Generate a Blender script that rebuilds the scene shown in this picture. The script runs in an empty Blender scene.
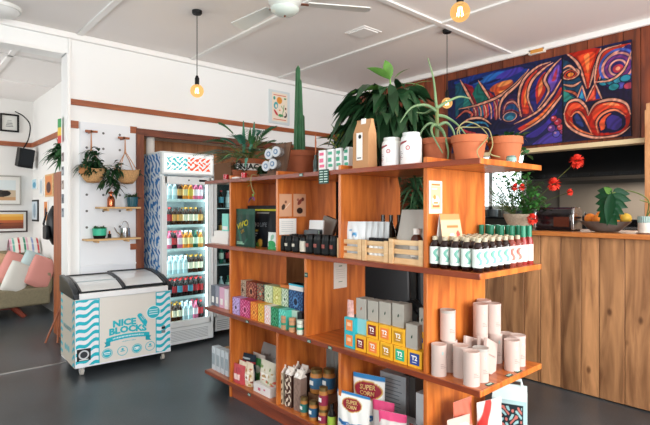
import bpy, math, random
import numpy as np
from mathutils import Vector, Matrix, Euler
random.seed(7); rng = np.random.default_rng(7)
PI = math.pi
scene = bpy.context.scene
C = scene.collection

# ------------------------------------------------------------------ camera
F = 491.0; HC = 1.45; CXP, CYP = 325.0, 208.0; YAW = math.radians(41.67)
SN, CS = math.sin(YAW), math.cos(YAW)
cam_d = bpy.data.cameras.new('camera'); cam = bpy.data.objects.new('camera', cam_d); C.objects.link(cam)
cam.location = (0, 0, HC); cam.rotation_euler = (PI/2, 0, -YAW)
cam_d.sensor_width = 36; cam_d.lens = 36*F/650; cam_d.shift_y = -(212.5-CYP)/650
cam_d.clip_start = .05; scene.camera = cam
# ------------------------------------------------------------------ world, lights, exposure
w = bpy.data.worlds.new('world'); scene.world = w; w.use_nodes = True
w.node_tree.nodes['Background'].inputs[0].default_value = (.80, .90, 1, 1)
w.node_tree.nodes['Background'].inputs[1].default_value = 1.2
vs = scene.view_settings
vs.view_transform = 'Standard'; vs.look = 'None'; vs.gamma = 1; vs.use_curve_mapping = False
vs.exposure = 0.0

def area(name, loc, rot, sx, sy, power, col=(1, 1, 1)):
    d = bpy.data.lights.new(name, 'AREA'); d.shape = 'RECTANGLE'; d.size = sx; d.size_y = sy
    d.energy = power; d.color = col
    o = bpy.data.objects.new(name, d); C.objects.link(o); o.location = loc; o.rotation_euler = rot
    return o
# daylight entering by the windows behind and beside the camera
area('daylight_front_a', (0.1, -2.30, 1.65), (PI/2, 0, 0), 2.3, 1.9, 185, (1, .985, .97))
area('daylight_front_b', (3.0, -2.30, 1.65), (PI/2, 0, 0), 2.3, 1.9, 200, (1, .985, .97))
area('daylight_left', (-2.80, 1.2, 1.65), (PI/2, 0, -PI/2), 2.6, 1.9, 80, (.93, .98, 1))
area('daylight_lounge', (-2.35, 7.3, 1.65), (PI/2, 0, -PI/2), 2.2, 1.5, 90, (.97, .99, 1))
area('daylight_kitchen', (7.15, 4.1, 1.9), (PI/2, 0, PI/2), 1.1, .9, 22, (.95, 1, 1))

# ------------------------------------------------------------------ helpers
def lin(c):
    if isinstance(c, str):
        c = c.lstrip('#'); c = [int(c[i:i+2], 16)/255 for i in (0, 2, 4)]
    return tuple(((x+.055)/1.055)**2.4 if x > .04045 else x/12.92 for x in c)
def Yat(px, X):
    t = (px-CXP)/F; return X*(CS-SN*t)/(SN+CS*t)
def Xat(px, Y):
    t = (px-CXP)/F; return Y*(SN+CS*t)/(CS-SN*t)
def zof(py, X, Y):
    return HC+(CYP-py)*(SN*X+CS*Y)/F

MATS = {}
def M(name, col='#808080', rough=.5, metal=0, spec=.35, noise=0, nscale=20, emis=None, estr=0, bump=0, coat=0, alpha=1, trans=0, ior=1.45):
    if name in MATS: return MATS[name]
    m = bpy.data.materials.new(name); m.use_nodes = True; nt = m.node_tree
    b = nt.nodes['Principled BSDF']; c = lin(col)+(1,)
    b.inputs['Base Color'].default_value = c
    b.inputs['Roughness'].default_value = rough; b.inputs['Metallic'].default_value = metal
    b.inputs['Specular IOR Level'].default_value = spec; b.inputs['Coat Weight'].default_value = coat
    if trans: b.inputs['Transmission Weight'].default_value = trans; b.inputs['IOR'].default_value = ior
    if emis: b.inputs['Emission Color'].default_value = lin(emis)+(1,); b.inputs['Emission Strength'].default_value = estr
    if noise or bump:
        tc = nt.nodes.new('ShaderNodeTexCoord'); n = nt.nodes.new('ShaderNodeTexNoise')
        n.inputs['Scale'].default_value = nscale; n.inputs['Detail'].default_value = 4
        nt.links.new(tc.outputs['Object'], n.inputs['Vector'])
        if noise:
            r = nt.nodes.new('ShaderNodeValToRGB')
            r.color_ramp.elements[0].position = .3; r.color_ramp.elements[1].position = .7
            r.color_ramp.elements[0].color = tuple(max(0, x*(1-noise)) for x in c[:3])+(1,)
            r.color_ramp.elements[1].color = tuple(min(1, x*(1+noise)) for x in c[:3])+(1,)
            nt.links.new(n.outputs['Fac'], r.inputs['Fac']); nt.links.new(r.outputs[0], b.inputs['Base Color'])
        if bump:
            bp = nt.nodes.new('ShaderNodeBump'); bp.inputs['Strength'].default_value = bump; bp.inputs['Distance'].default_value = .01
            nt.links.new(n.outputs['Fac'], bp.inputs['Height']); nt.links.new(bp.outputs[0], b.inputs['Normal'])
    MATS[name] = m; return m

def wood(name, dark, light, stretch=(1, 1, 12), scale=6, rough=.45, island=0.0, coat=0, knots=False):
    """grain along the axis with the smallest stretch value"""
    if name in MATS: return MATS[name]
    m = bpy.data.materials.new(name); m.use_nodes = True; nt = m.node_tree; L = nt.links.new
    b = nt.nodes['Principled BSDF']; b.inputs['Roughness'].default_value = rough; b.inputs['Coat Weight'].default_value = coat
    tc = nt.nodes.new('ShaderNodeTexCoord'); mp = nt.nodes.new('ShaderNodeMapping')
    mp.inputs['Scale'].default_value = stretch
    L(tc.outputs['Object'], mp.inputs['Vector'])
    geo = nt.nodes.new('ShaderNodeNewGeometry')
    if island:
        mul = nt.nodes.new('ShaderNodeMath'); mul.operation = 'MULTIPLY'; mul.inputs[1].default_value = 37
        L(geo.outputs['Random Per Island'], mul.inputs[0])
        cb = nt.nodes.new('ShaderNodeCombineXYZ')
        for i in range(3): L(mul.outputs[0], cb.inputs[i])
        L(cb.outputs[0], mp.inputs['Location'])
    n = nt.nodes.new('ShaderNodeTexNoise'); n.inputs['Scale'].default_value = scale; n.inputs['Detail'].default_value = 6
    n.inputs['Distortion'].default_value = .7
    L(mp.outputs[0], n.inputs['Vector'])
    r = nt.nodes.new('ShaderNodeValToRGB'); e = r.color_ramp.elements
    e[0].position = .32; e[1].position = .68; e[0].color = lin(dark)+(1,); e[1].color = lin(light)+(1,)
    L(n.outputs['Fac'], r.inputs['Fac']); out = r.outputs[0]
    if knots:
        v = nt.nodes.new('ShaderNodeTexVoronoi'); mp2 = nt.nodes.new('ShaderNodeMapping'); mp2.inputs['Scale'].default_value = (4.5, 4.5, 2.6)
        L(tc.outputs['Object'], mp2.inputs['Vector']); L(mp2.outputs[0], v.inputs['Vector']); v.inputs['Scale'].default_value = 1.3
        rr = nt.nodes.new('ShaderNodeValToRGB'); rr.color_ramp.elements[0].position = .05; rr.color_ramp.elements[1].position = .13
        rr.color_ramp.elements[0].color = (.22, .13, .07, 1); rr.color_ramp.elements[1].color = (1, 1, 1, 1)
        L(v.outputs['Distance'], rr.inputs['Fac'])
        mx = nt.nodes.new('ShaderNodeMix'); mx.data_type = 'RGBA'; mx.blend_type = 'MULTIPLY'; mx.inputs[0].default_value = .8
        L(out, mx.inputs[6]); L(rr.outputs[0], mx.inputs[7]); out = mx.outputs[2]
    if island:
        hs = nt.nodes.new('ShaderNodeHueSaturation')
        mr = nt.nodes.new('ShaderNodeMapRange'); mr.inputs['To Min'].default_value = 1-island; mr.inputs['To Max'].default_value = 1+island
        L(geo.outputs['Random Per Island'], mr.inputs['Value']); L(mr.outputs[0], hs.inputs['Value'])
        L(out, hs.inputs['Color']); out = hs.outputs[0]
    L(out, b.inputs['Base Color'])
    bp = nt.nodes.new('ShaderNodeBump'); bp.inputs['Strength'].default_value = .15; bp.inputs['Distance'].default_value = .004
    L(n.outputs['Fac'], bp.inputs['Height']); L(bp.outputs[0], b.inputs['Normal'])
    MATS[name] = m; return m

def painted(name='painted', rough=.5, emit=0):
    key = name
    if key in MATS: return MATS[key]
    m = bpy.data.materials.new(key); m.use_nodes = True; nt = m.node_tree
    b = nt.nodes['Principled BSDF']; b.inputs['Roughness'].default_value = rough; b.inputs['Specular IOR Level'].default_value = .25
    a = nt.nodes.new('ShaderNodeAttribute'); a.attribute_name = 'Col'
    nt.links.new(a.outputs['Color'], b.inputs['Base Color'])
    if emit:
        nt.links.new(a.outputs['Color'], b.inputs['Emission Color']); b.inputs['Emission Strength'].default_value = emit
    MATS[key] = m; return m

def glass(name, tint='#f4ffff', gloss=.12):
    if name in MATS: return MATS[name]
    m = bpy.data.materials.new(name); m.use_nodes = True; nt = m.node_tree; nt.nodes.clear()
    o = nt.nodes.new('ShaderNodeOutputMaterial'); mx = nt.nodes.new('ShaderNodeMixShader')
    t = nt.nodes.new('ShaderNodeBsdfTransparent'); g = nt.nodes.new('ShaderNodeBsdfGlossy')
    t.inputs[0].default_value = lin(tint)+(1,); g.inputs['Roughness'].default_value = .02
    fr = nt.nodes.new('ShaderNodeLayerWeight'); fr.inputs[0].default_value = gloss
    nt.links.new(fr.outputs['Fresnel'], mx.inputs[0]); nt.links.new(t.outputs[0], mx.inputs[1]); nt.links.new(g.outputs[0], mx.inputs[2])
    nt.links.new(mx.outputs[0], o.inputs[0]); MATS[name] = m; return m

class MB:
    def __init__(s): s.v = []; s.f = []; s.mi = []; s.mats = []; s.cur = 0; s.T = Matrix()
    def mat(s, m):
        if m not in s.mats: s.mats.append(m)
        s.cur = s.mats.index(m); return s
    def add(s, vs, fs):
        o = len(s.v); T = s.T
        s.v.extend([tuple(T @ Vector(p)) for p in vs])
        for f in fs: s.f.append([i+o for i in f]); s.mi.append(s.cur)
        return s
    def box(s, c, d, rot=None):
        hx, hy, hz = d[0]/2, d[1]/2, d[2]/2
        p = [Vector((x*hx, y*hy, z*hz)) for x in (-1, 1) for y in (-1, 1) for z in (-1, 1)]
        if rot is not None: R = Euler(rot).to_matrix(); p = [R @ q for q in p]
        p = [q+Vector(c) for q in p]
        return s.add(p, [(0, 1, 3, 2), (4, 6, 7, 5), (0, 4, 5, 1), (2, 3, 7, 6), (0, 2, 6, 4), (1, 5, 7, 3)])
    def lathe(s, prof, n=20, c=(0, 0, 0), axis=None):
        vs, fs = [], []
        for r, z in prof:
            for i in range(n):
                a = 2*PI*i/n; vs.append((r*math.cos(a), r*math.sin(a), z))
        for j in range(len(prof)-1):
            for i in range(n):
                k = (i+1) % n; fs.append((j*n+i, j*n+k, (j+1)*n+k, (j+1)*n+i))
        if prof[0][0] > 1e-5: fs.append(tuple(range(n))[::-1])
        if prof[-1][0] > 1e-5: fs.append(tuple((len(prof)-1)*n+i for i in range(n)))
        R = Matrix() if axis is None else Vector((0, 0, 1)).rotation_difference(Vector(axis)).to_matrix().to_4x4()
        vs = [R @ Vector(p)+Vector(c) for p in vs]
        return s.add(vs, fs)
    def tube(s, pts, r, n=8, closed=False):
        pts = [Vector(p) for p in pts]; m = len(pts); rr = r if isinstance(r, (list, tuple)) else [r]*m
        vs, fs = [], []; u = None
        for i, p in enumerate(pts):
            a = pts[(i-1) % m] if (closed or i) else pts[0]; b = pts[(i+1) % m] if (closed or i < m-1) else pts[-1]
            t = (b-a).normalized()
            if u is None: u = t.orthogonal().normalized()
            u = (u-t*u.dot(t)).normalized(); w_ = t.cross(u)
            for k in range(n):
                q = 2*PI*k/n; vs.append(p+(u*math.cos(q)+w_*math.sin(q))*rr[i])
        for i in range(m if closed else m-1):
            j = (i+1) % m
            for k in range(n): l = (k+1) % n; fs.append((i*n+k, i*n+l, j*n+l, j*n+k))
        if not closed: fs.append(tuple(range(n))[::-1]); fs.append(tuple((m-1)*n+k for k in range(n)))
        return s.add(vs, fs)
    def prism(s, pts, h, axis='z', o=0.0):
        n = len(pts)
        def mk(p, q):
            return (p[0], p[1], q) if axis == 'z' else ((p[0], q, p[1]) if axis == 'y' else (q, p[0], p[1]))
        vs = [mk(p, o) for p in pts]+[mk(p, o+h) for p in pts]
        return s.add(vs, [tuple(range(n))[::-1], tuple(range(n, 2*n))]+[(i, (i+1) % n, n+(i+1) % n, n+i) for i in range(n)])
    def sphere(s, c, r, sz=1, n=14):
        m = n//2
        return s.lathe([(max(1e-6, r*math.sin(PI*j/m)), -r*sz*math.cos(PI*j/m)) for j in range(m+1)], n, c)
    def sheet(s, fn, nu, nv, wrap=False):
        vs = [fn(i/nu, j/nv) for j in range(nv+1) for i in range(nu if wrap else nu+1)]; w_ = nu if wrap else nu+1
        fs = [(j*w_+i, j*w_+(i+1) % w_, (j+1)*w_+(i+1) % w_, (j+1)*w_+i) for j in range(nv) for i in range(nu)]
        return s.add(vs, fs)
    def leaf(s, base, d, L, W, droop=.3, n=6, fold=.15, shape=.8, up=(0, 0, 1), roll=0):
        base = Vector(base); d = Vector(d).normalized(); vs = []
        upv = Vector(up)
        for i in range(n+1):
            t = i/n; p = base+d*L*t+Vector((0, 0, -droop*L*t*t))
            tan = (d+Vector((0, 0, -2*droop*t))).normalized()
            sd = tan.cross(upv)
            if sd.length < .05: sd = tan.cross(Vector((1, 0, .3)))
            sd.normalize()
            if roll: sd = Matrix.Rotation(roll, 3, tan) @ sd
            nn = sd.cross(tan)
            w_ = W/2*max(.03, math.sin(PI*min(1, max(0, t))**shape))
            vs += [p-sd*w_+nn*fold*w_, p, p+sd*w_+nn*fold*w_]
        fs = []
        for i in range(n):
            a = i*3; fs += [(a, a+1, a+4, a+3), (a+1, a+2, a+5, a+4)]
        return s.add(vs, fs)
    def build(s, name, parent=None, bevel=0, smooth=True, seg=2, angle=38):
        me = bpy.data.meshes.new(name); me.from_pydata(s.v, [], s.f)
        for m in s.mats: me.materials.append(m)
        me.polygons.foreach_set('material_index', s.mi)
        if smooth:
            me.polygons.foreach_set('use_smooth', [True]*len(s.f)); me.set_sharp_from_angle(angle=math.radians(angle))
        me.update()
        o = bpy.data.objects.new(name, me); C.objects.link(o); o.parent = parent
        if bevel:
            b = o.modifiers.new('bevel', 'BEVEL'); b.width = bevel; b.segments = seg; b.limit_method = 'ANGLE'; b.angle_limit = math.radians(50)
        return o

def T(name, label, cat, loc=(0, 0, 0), rz=0, group=None):
    o = bpy.data.objects.new(name, None); C.objects.link(o); o.empty_display_size = .05
    o.location = loc; o.rotation_euler = (0, 0, rz); o['label'] = label; o['category'] = cat
    if group: o['group'] = group
    return o
def tag(o, label, cat, loc=None, rz=None, group=None):
    if loc is not None: o.location = loc
    if rz is not None: o.rotation_euler = (0, 0, rz)
    o['label'] = label; o['category'] = cat
    if group: o['group'] = group
    return o
def dup(root, loc, rz=None, label=None, group=None, scale=None):
    r = root.copy(); C.objects.link(r); r.location = loc
    if rz is not None: r.rotation_euler = (0, 0, rz)
    if label: r['label'] = label
    if group: r['group'] = group
    if scale: r.scale = scale
    for ch in list(root.children):
        c = ch.copy(); C.objects.link(c); c.parent = r
        for g in ch.children:
            d = g.copy(); C.objects.link(d); d.parent = c
    return r
def struct(name, mb, bevel=0):
    o = mb.build(name, None, bevel); o['kind'] = 'structure'; return o
def quick(name, mat, c, d, parent=None, bevel=0, rot=None):
    return MB().mat(mat).box(c, d, rot).build(name, parent, bevel)

def grid_paint(name, pos, nu, nv, colfn, parent=None, mat=None, base=None):
    """surface pos(u,v) with a pattern of its own; colfn(U,V)->(N,3) sRGB 0..1"""
    U, V = np.meshgrid(np.linspace(0, 1, nu+1), np.linspace(0, 1, nv+1)); U = U.ravel(); V = V.ravel()
    P = pos(U, V); me = bpy.data.meshes.new(name)
    i = np.arange(nu)[None, :]+np.arange(nv)[:, None]*(nu+1); i = i.ravel()
    fs = np.stack([i, i+1, i+nu+2, i+nu+1], 1)
    me.from_pydata(P.tolist(), [], fs.tolist())
    col = np.clip(colfn(U, V), 0, 1); col = np.where(col > .04045, ((col+.055)/1.055)**2.4, col/12.92)
    a = me.color_attributes.new('Col', 'FLOAT_COLOR', 'POINT')
    a.data.foreach_set('color', np.concatenate([col, np.ones((len(col), 1))], 1).astype(np.float32).ravel())
    me.materials.append(mat or painted()); me.polygons.foreach_set('use_smooth', [True]*len(fs)); me.update()
    o = bpy.data.objects.new(name, me); C.objects.link(o); o.parent = parent; return o
def flat(w_, h_, x0=0, y0=0, z0=0):
    """front-facing (-Y) rectangle, x0 left, z0 bottom"""
    return lambda U, V: np.stack([x0+U*w_, np.full_like(U, y0), z0+V*h_], 1)
def hexc(*cs): return [np.array([int(c[i:i+2], 16)/255 for i in (0, 2, 4)]) for c in cs]
class Paint:
    def __init__(s, X, Y, bg): s.X, s.Y = X, Y; s.c = np.tile(np.array(hexc(bg)[0]), (len(X), 1))
    def put(s, m, col):
        if isinstance(col, str): col = hexc(col)[0]
        m = np.clip(m, 0, 1)[:, None]; s.c = s.c*(1-m)+col*m
    def ell(s, x, y, rx, ry, col, soft=.06, rot=0):
        dx, dy = s.X-x, s.Y-y; a = math.radians(rot); ex = dx*math.cos(a)+dy*math.sin(a); ey = -dx*math.sin(a)+dy*math.cos(a)
        d = np.sqrt((ex/rx)**2+(ey/ry)**2); s.put((1-d)/soft+.5, col)
    def ring(s, x, y, r, w_, col, ry=None):
        d = np.sqrt((s.X-x)**2+((s.Y-y)*(r/(ry or r)))**2); s.put((w_/2-abs(d-r))/(w_*.25)+.5, col)
    def rect(s, x0, y0, x1, y1, col): s.put(((s.X >= x0) & (s.X <= x1) & (s.Y >= y0) & (s.Y <= y1)).astype(float), col)
    def line(s, pts, w0, w1, col, soft=.25):
        best = np.full(len(s.X), 1e9); n = len(pts)-1
        for i in range(n):
            (x0, y0), (x1, y1) = pts[i], pts[i+1]; dx, dy = x1-x0, y1-y0; q = dx*dx+dy*dy+1e-12
            t = np.clip(((s.X-x0)*dx+(s.Y-y0)*dy)/q, 0, 1); d = np.hypot(s.X-x0-t*dx, s.Y-y0-t*dy)
            tt = (i+t)/n; w_ = w0+(w1-w0)*tt if not callable(w0) else w0(tt)
            best = np.minimum(best, d/np.maximum(w_/2, 1e-6))
        s.put((1-best)/soft+.5, col)
    def poly(s, pts, col):
        ins = np.zeros(len(s.X), bool); n = len(pts)
        for i in range(n):
            (x0, y0), (x1, y1) = pts[i], pts[(i+1) % n]
            if y0 == y1: continue
            c = ((y0 > s.Y) != (y1 > s.Y)) & (s.X < (x1-x0)*(s.Y-y0)/(y1-y0)+x0); ins ^= c
        s.put(ins.astype(float), col)
def smooth_pts(pts, n=6):
    out = []; P = [pts[0]]+list(pts)+[pts[-1]]
    for i in range(1, len(P)-2):
        p0, p1, p2, p3 = [np.array(P[j], float) for j in (i-1, i, i+1, i+2)]
        for k in range(n):
            t = k/n; out.append(tuple(.5*((2*p1)+(-p0+p2)*t+(2*p0-5*p1+4*p2-p3)*t*t+(-p0+3*p1-3*p2+p3)*t**3)))
    out.append(tuple(pts[-1])); return out

def text(s, size, mat, parent, x=0, y=0, z=0, name='lettering', fn=None, align='CENTER', rz=0, ext=.0004, bold=0, sx=1, shear=0):
    cu = bpy.data.curves.new('t', 'FONT'); cu.body = s; cu.size = size; cu.align_x = align; cu.align_y = 'CENTER'
    cu.extrude = ext; cu.offset = bold; cu.resolution_u = 2; cu.shear = shear
    ob = bpy.data.objects.new('t', cu); C.objects.link(ob)
    dg = bpy.context.evaluated_depsgraph_get(); dg.update()
    me = bpy.data.meshes.new_from_object(ob.evaluated_get(dg)); bpy.data.objects.remove(ob)
    for v in me.vertices:
        a, b, c = v.co; a *= sx
        ca, sa = math.cos(rz), math.sin(rz); a, b = a*ca-b*sa, a*sa+b*ca
        p = (x+a, y-c, z+b)
        v.co = fn(*p) if fn else p
    me.materials.clear(); me.materials.append(mat)
    o = bpy.data.objects.new(name, me); C.objects.link(o); o.parent = parent; return o
ORD = ['leftmost']+[n+' from left' for n in 'second third fourth fifth sixth seventh eighth ninth tenth'.split()]
FACE = -PI/2      # rotation that turns a thing's front towards -X (the long side of the shelving)

# ------------------------------------------------------------------ common materials
white = M('wall_paint', '#f0f2f1', .6)
ceilm = M('ceiling_paint', '#f3efec', .7)
trimw = M('white_trim_paint', '#f2f2f0', .4)
shelfw = wood('orange_shelf_timber', '#a4501c', '#d67c34', (9, 9, 1.1), 2.2, .38, coat=.15)
shelfh = wood('orange_shelf_board', '#94441a', '#c9702c', (9, 1.1, 9), 2.2, .32, coat=.2)
edgew = wood('red_brown_edge', '#6b2a14', '#8f3e1c', (9, 1.1, 9), 2.5, .4)
plankw = wood('rustic_plank', '#7c5232', '#cc9564', (6, 6, .7), 2.2, .55, island=.3, knots=True)
redplank = wood('red_brown_plank', '#562411', '#8a4220', (7, 7, .8), 2.4, .5, island=.25)
darktim = wood('dark_timber', '#4e2415', '#7a3c22', (1, 8, 8), 3, .5)
posttim = wood('brown_post_timber', '#5e2e1a', '#8c4c2c', (8, 8, 1), 3, .5)
railtim = wood('picture_rail_timber', '#8a4526', '#ab6238', (1, 8, 8), 3, .5)
palew = wood('pale_pine', '#c99c66', '#e2bf8c', (1, 8, 8), 4, .5)
pinkpale = wood('pine_upright', '#b87c4e', '#d9a474', (8, 8, 1), 3, .5)
black = M('black_plastic', '#0e0f10', .5, spec=.25)
blackg = M('glossy_black', '#101214', .15)
steel = M('steel', '#b9bcbe', .25, 1)
terra = M('terracotta', '#b0643f', .75, noise=.12, nscale=9)
terra2 = M('aged_terracotta', '#985335', .8, noise=.22, nscale=7)
soil = M('soil', '#2b1d14', .9, bump=.6, nscale=60)
paper = M('white_paper', '#ecebe6', .6)
teal = M('teal_print', '#27b5c4', .5)

# ================================================================== SETTING
WY, WX, ZC = 5.15, 5.05, 3.13
def wallbox(mb, x0, x1, y0, y1, z0, z1): mb.box(((x0+x1)/2, (y0+y1)/2, (z0+z1)/2), (x1-x0, y1-y0, z1-z0))
# floor: dark sealed concrete with soft sheen
fm = bpy.data.materials.new('dark_floor'); fm.use_nodes = True; nt = fm.node_tree; L = nt.links.new
b = nt.nodes['Principled BSDF']; tc = nt.nodes.new('ShaderNodeTexCoord')
n1 = nt.nodes.new('ShaderNodeTexNoise'); n1.inputs['Scale'].default_value = 1.6; n1.inputs['Detail'].default_value = 8
n2 = nt.nodes.new('ShaderNodeTexNoise'); n2.inputs['Scale'].default_value = 90; n2.inputs['Detail'].default_value = 3
for n_ in (n1, n2): L(tc.outputs['Object'], n_.inputs['Vector'])
r = nt.nodes.new('ShaderNodeValToRGB'); r.color_ramp.elements[0].position = .3; r.color_ramp.elements[1].position = .75
r.color_ramp.elements[0].color = lin('#2b3034')+(1,); r.color_ramp.elements[1].color = lin('#4c5358')+(1,)
L(n1.outputs['Fac'], r.inputs['Fac'])
mx = nt.nodes.new('ShaderNodeMix'); mx.data_type = 'RGBA'; mx.blend_type = 'OVERLAY'; mx.inputs[0].default_value = .5
L(r.outputs[0], mx.inputs[6]); L(n2.outputs['Fac'], mx.inputs[7]); L(mx.outputs[2], b.inputs['Base Color'])
mr = nt.nodes.new('ShaderNodeMapRange'); mr.inputs['To Min'].default_value = .22; mr.inputs['To Max'].default_value = .42
L(n1.outputs['Fac'], mr.inputs['Value']); L(mr.outputs[0], b.inputs['Roughness'])
bp = nt.nodes.new('ShaderNodeBump'); bp.inputs['Strength'].default_value = .12; bp.inputs['Distance'].default_value = .003
L(n2.outputs['Fac'], bp.inputs['Height']); L(bp.outputs[0], b.inputs['Normal'])
mb = MB().mat(fm); wallbox(mb, -3.2, 8.2, -2.6, 9.2, -.1, 0); struct('floor', mb)
mb = MB().mat(ceilm); wallbox(mb, -3.2, 8.2, -2.6, 9.2, ZC, ZC+.1); struct('ceiling', mb)
# back wall: doorway on the left (x<1.28), solid 1.28..1.93, recess 1.93.. under z 2.27
mb = MB().mat(white)
wallbox(mb, -3.0, 1.28, WY, WY+.15, 2.93, ZC)
wallbox(mb, 1.28, 1.93, WY, WY+.15, 0, ZC)
wallbox(mb, 1.93, WX+.1, WY, WY+.15, 2.27, ZC)
wallbox(mb, -3.0, -2.3, WY, WY+.15, 0, 2.93)
struct('wall_back', mb)
plyw = wood('ply_lining', '#95603a', '#bd8354', (6, 6, .7), 2.2, .6, island=.15)
mb = MB().mat(plyw)
for i in range(9): wallbox(mb, 1.93+i*.352, 1.93+i*.352+.347, 5.82, 5.86, 0, 2.27)
struct('wall_recess', mb)
mb = MB().mat(white); wallbox(mb, 1.83, 1.93, WY+.15, 5.9, 0, 2.27); wallbox(mb, 1.83, WX+.1, WY+.15, 5.9, 2.27, 2.37); wallbox(mb, 1.9, 5.2, 5.87, 5.95, 0, 2.3); struct('wall_recess_side', mb)
# painting wall (x=5.05): planks above the servery opening
mb = MB().mat(redplank)
y = -2.4
while y < WY:
    wd = random.uniform(.12, .19); wd = min(wd, WY-y)
    if y+wd < -.05 or y > 3.05: wallbox(mb, WX, WX+.05, y, y+wd-.006, 0, ZC)
    else: wallbox(mb, WX, WX+.05, y, y+wd-.006, 2.07, ZC)
    y += wd
struct('wall_right', mb)
mb = MB().mat(M('wall_backing', '#1c0f0a', .8)); wallbox(mb, WX+.05, WX+.12, -2.4, 5.9, 2.07, ZC); wallbox(mb, WX+.05, WX+.12, 3.05, 5.9, 0, 2.07)
wallbox(mb, WX+.05, WX+.12, -2.4, -.05, 0, 2.07); struct('wall_right_backing', mb)
# walls behind and beside the camera with their window openings
cafe = M('cafe_wall_tan', '#a89884', .6)  # unseen walls, tan tone picked to cut the fill they bounce back
mb = MB().mat(cafe)
for x0, x1 in ((-3.0, -1.1), (1.3, 1.8), (4.2, 5.1)): wallbox(mb, x0, x1, -2.4, -2.25, 0, ZC)
for x0, x1 in ((-1.1, 1.3), (1.8, 4.2)): wallbox(mb, x0, x1, -2.4, -2.25, 0, .65); wallbox(mb, x0, x1, -2.4, -2.25, 2.65, ZC)
struct('wall_front', mb)
mb = MB().mat(cafe)
wallbox(mb, -2.75, -2.6, -2.4, -.2, 0, ZC); wallbox(mb, -2.75, -2.6, 2.6, WY, 0, ZC)
wallbox(mb, -2.75, -2.6, -.2, 2.6, 0, .65); wallbox(mb, -2.75, -2.6, -.2, 2.6, 2.65, ZC); struct('wall_left', mb)
for k, (x0, x1) in enumerate(((-1.1, 1.3), (1.8, 4.2))):
    mb = MB().mat(trimw)
    for xx in (x0+.03, (x0+x1)/2, x1-.03): mb.box((xx, -2.28, 1.65), (.06, .06, 2.0))
    for zz in (.68, 2.62): mb.box(((x0+x1)/2, -2.28, zz), (x1-x0, .06, .06))
    struct('window_%d' % (k+1), mb)
mb = MB().mat(trimw)
for yy in (-.17, 1.2, 2.57): mb.box((-2.64, yy, 1.65), (.06, .06, 2.0))
for zz in (.68, 2.62): mb.box((-2.64, 1.2, zz), (.06, 2.8, .06))
struct('window_3', mb)
# far room (lounge) beyond the doorway
loungew = M('lounge_wall_paint', '#e9e7e3', .6)
mb = MB().mat(loungew); wallbox(mb, -2.6, 1.83, 8.9, 9.0, 0, ZC); struct('wall_lounge_back', mb)
mb = MB().mat(loungew); wallbox(mb, 1.72, 1.83, WY+.15, 8.9, 0, ZC); struct('wall_lounge_right', mb)
mb = MB().mat(loungew)
wallbox(mb, -2.3, -2.2, WY+.15, 6.2, 0, ZC); wallbox(mb, -2.3, -2.2, 8.4, 8.9, 0, ZC)
wallbox(mb, -2.3, -2.2, 6.2, 8.4, 0, .9); wallbox(mb, -2.3, -2.2, 6.2, 8.4, 2.4, ZC); struct('wall_lounge_left', mb)
mb = MB().mat(railtim); mb.box((-.3, 8.885, 2.44), (4.0, .03, .07)); mb.box((1.705, 7.1, 2.44), (.03, 3.55, .07)); struct('trim_1', mb, .004)
mb = MB().mat(ceilm)
for yy in (6.3, 7.6): mb.box((0, yy, ZC-.01), (3.4, .05, .02))
mb.box((1.0, 7.1, ZC-.01), (.05, 3.6, .02)); struct('trim_2', mb)
# cornices, battens
mb = MB().mat(trimw)
mb.box((1.0, WY-.02, ZC-.03), (8, .04, .06)); mb.box((WX-.02, 1.4, ZC-.03), (.04, 7.5, .06)); mb.box((1.3, WY-.01, 3.0), (.03, .02, .26)); struct('trim_3', mb, .01)
mb = MB().mat(trimw)
for xx in (-2.2, -1.0, .2, 1.38, 2.55, 3.75): mb.box((xx, 1.4, ZC-.009), (.055, 7.4, .018))
for yy in (-1.1, 2.63): mb.box((1.2, yy, ZC-.012), (7.6, .055, .018))
struct('trim_4', mb, .004)
mb = MB().mat(trimw); mb.box((3.39, 3.26, ZC-.004), (.24, .26, .008)); mb.box((3.39, 3.26, ZC-.01), (.19, .21, .01)); struct('trim_5', mb, .003)
# picture rail, dark header and posts
mb = MB().mat(railtim); mb.box(((1.295+WX)/2, WY-.015, 2.47), (WX-1.295, .03, .055)); struct('trim_6', mb, .004)
mb = MB().mat(darktim); mb.box(((1.93+WX)/2, WY-.01, 2.245), (WX-1.93, .05, .075)); struct('trim_7', mb, .004)
mb = MB().mat(railtim); mb.box((1.335, WY-.012, 2.255), (.085, .025, .07)); mb.box((1.905, WY-.012, 2.26), (.07, .025, .07)); mb.box((1.93, WY-.03, 1.05), (.12, .03, .06)); struct('trim_8', mb, .003)
mb = MB().mat(posttim); mb.box((1.965, WY-.02, 1.11), (.075, .07, 2.21)); struct('trim_9', mb, .004)
mb = MB().mat(trimw); mb.box((1.285, WY+.06, 1.46), (.03, .22, 2.93)); mb.box((-.8, WY+.07, 2.925), (4.1, .2, .03)); struct('door_1', mb, .004)
mb = MB().mat(M('threshold_metal', '#9a9a97', .4, .7)); mb.box((-.6, 5.07, .003), (3.7, .02, .006)); struct('trim_10', mb)
# servery trim: pale shelf under the header, right-hand pine upright
mb = MB().mat(M('pale_cream_board', '#ddc9a0', .5)); mb.box((WX-.03, 1.45, 2.045), (.14, 3.25, .045)); struct('trim_11', mb, .004)
mb = MB().mat(pinkpale); mb.box((WX-.13, 1.28, 1.78), (.1, .1, 1.03)); mb.box((WX-.13, .94, 1.78), (.1, .1, 1.03)); mb.box((WX-.13, 1.10, 2.32), (.1, .44, .06)); struct('trim_12', mb, .004)
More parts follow.
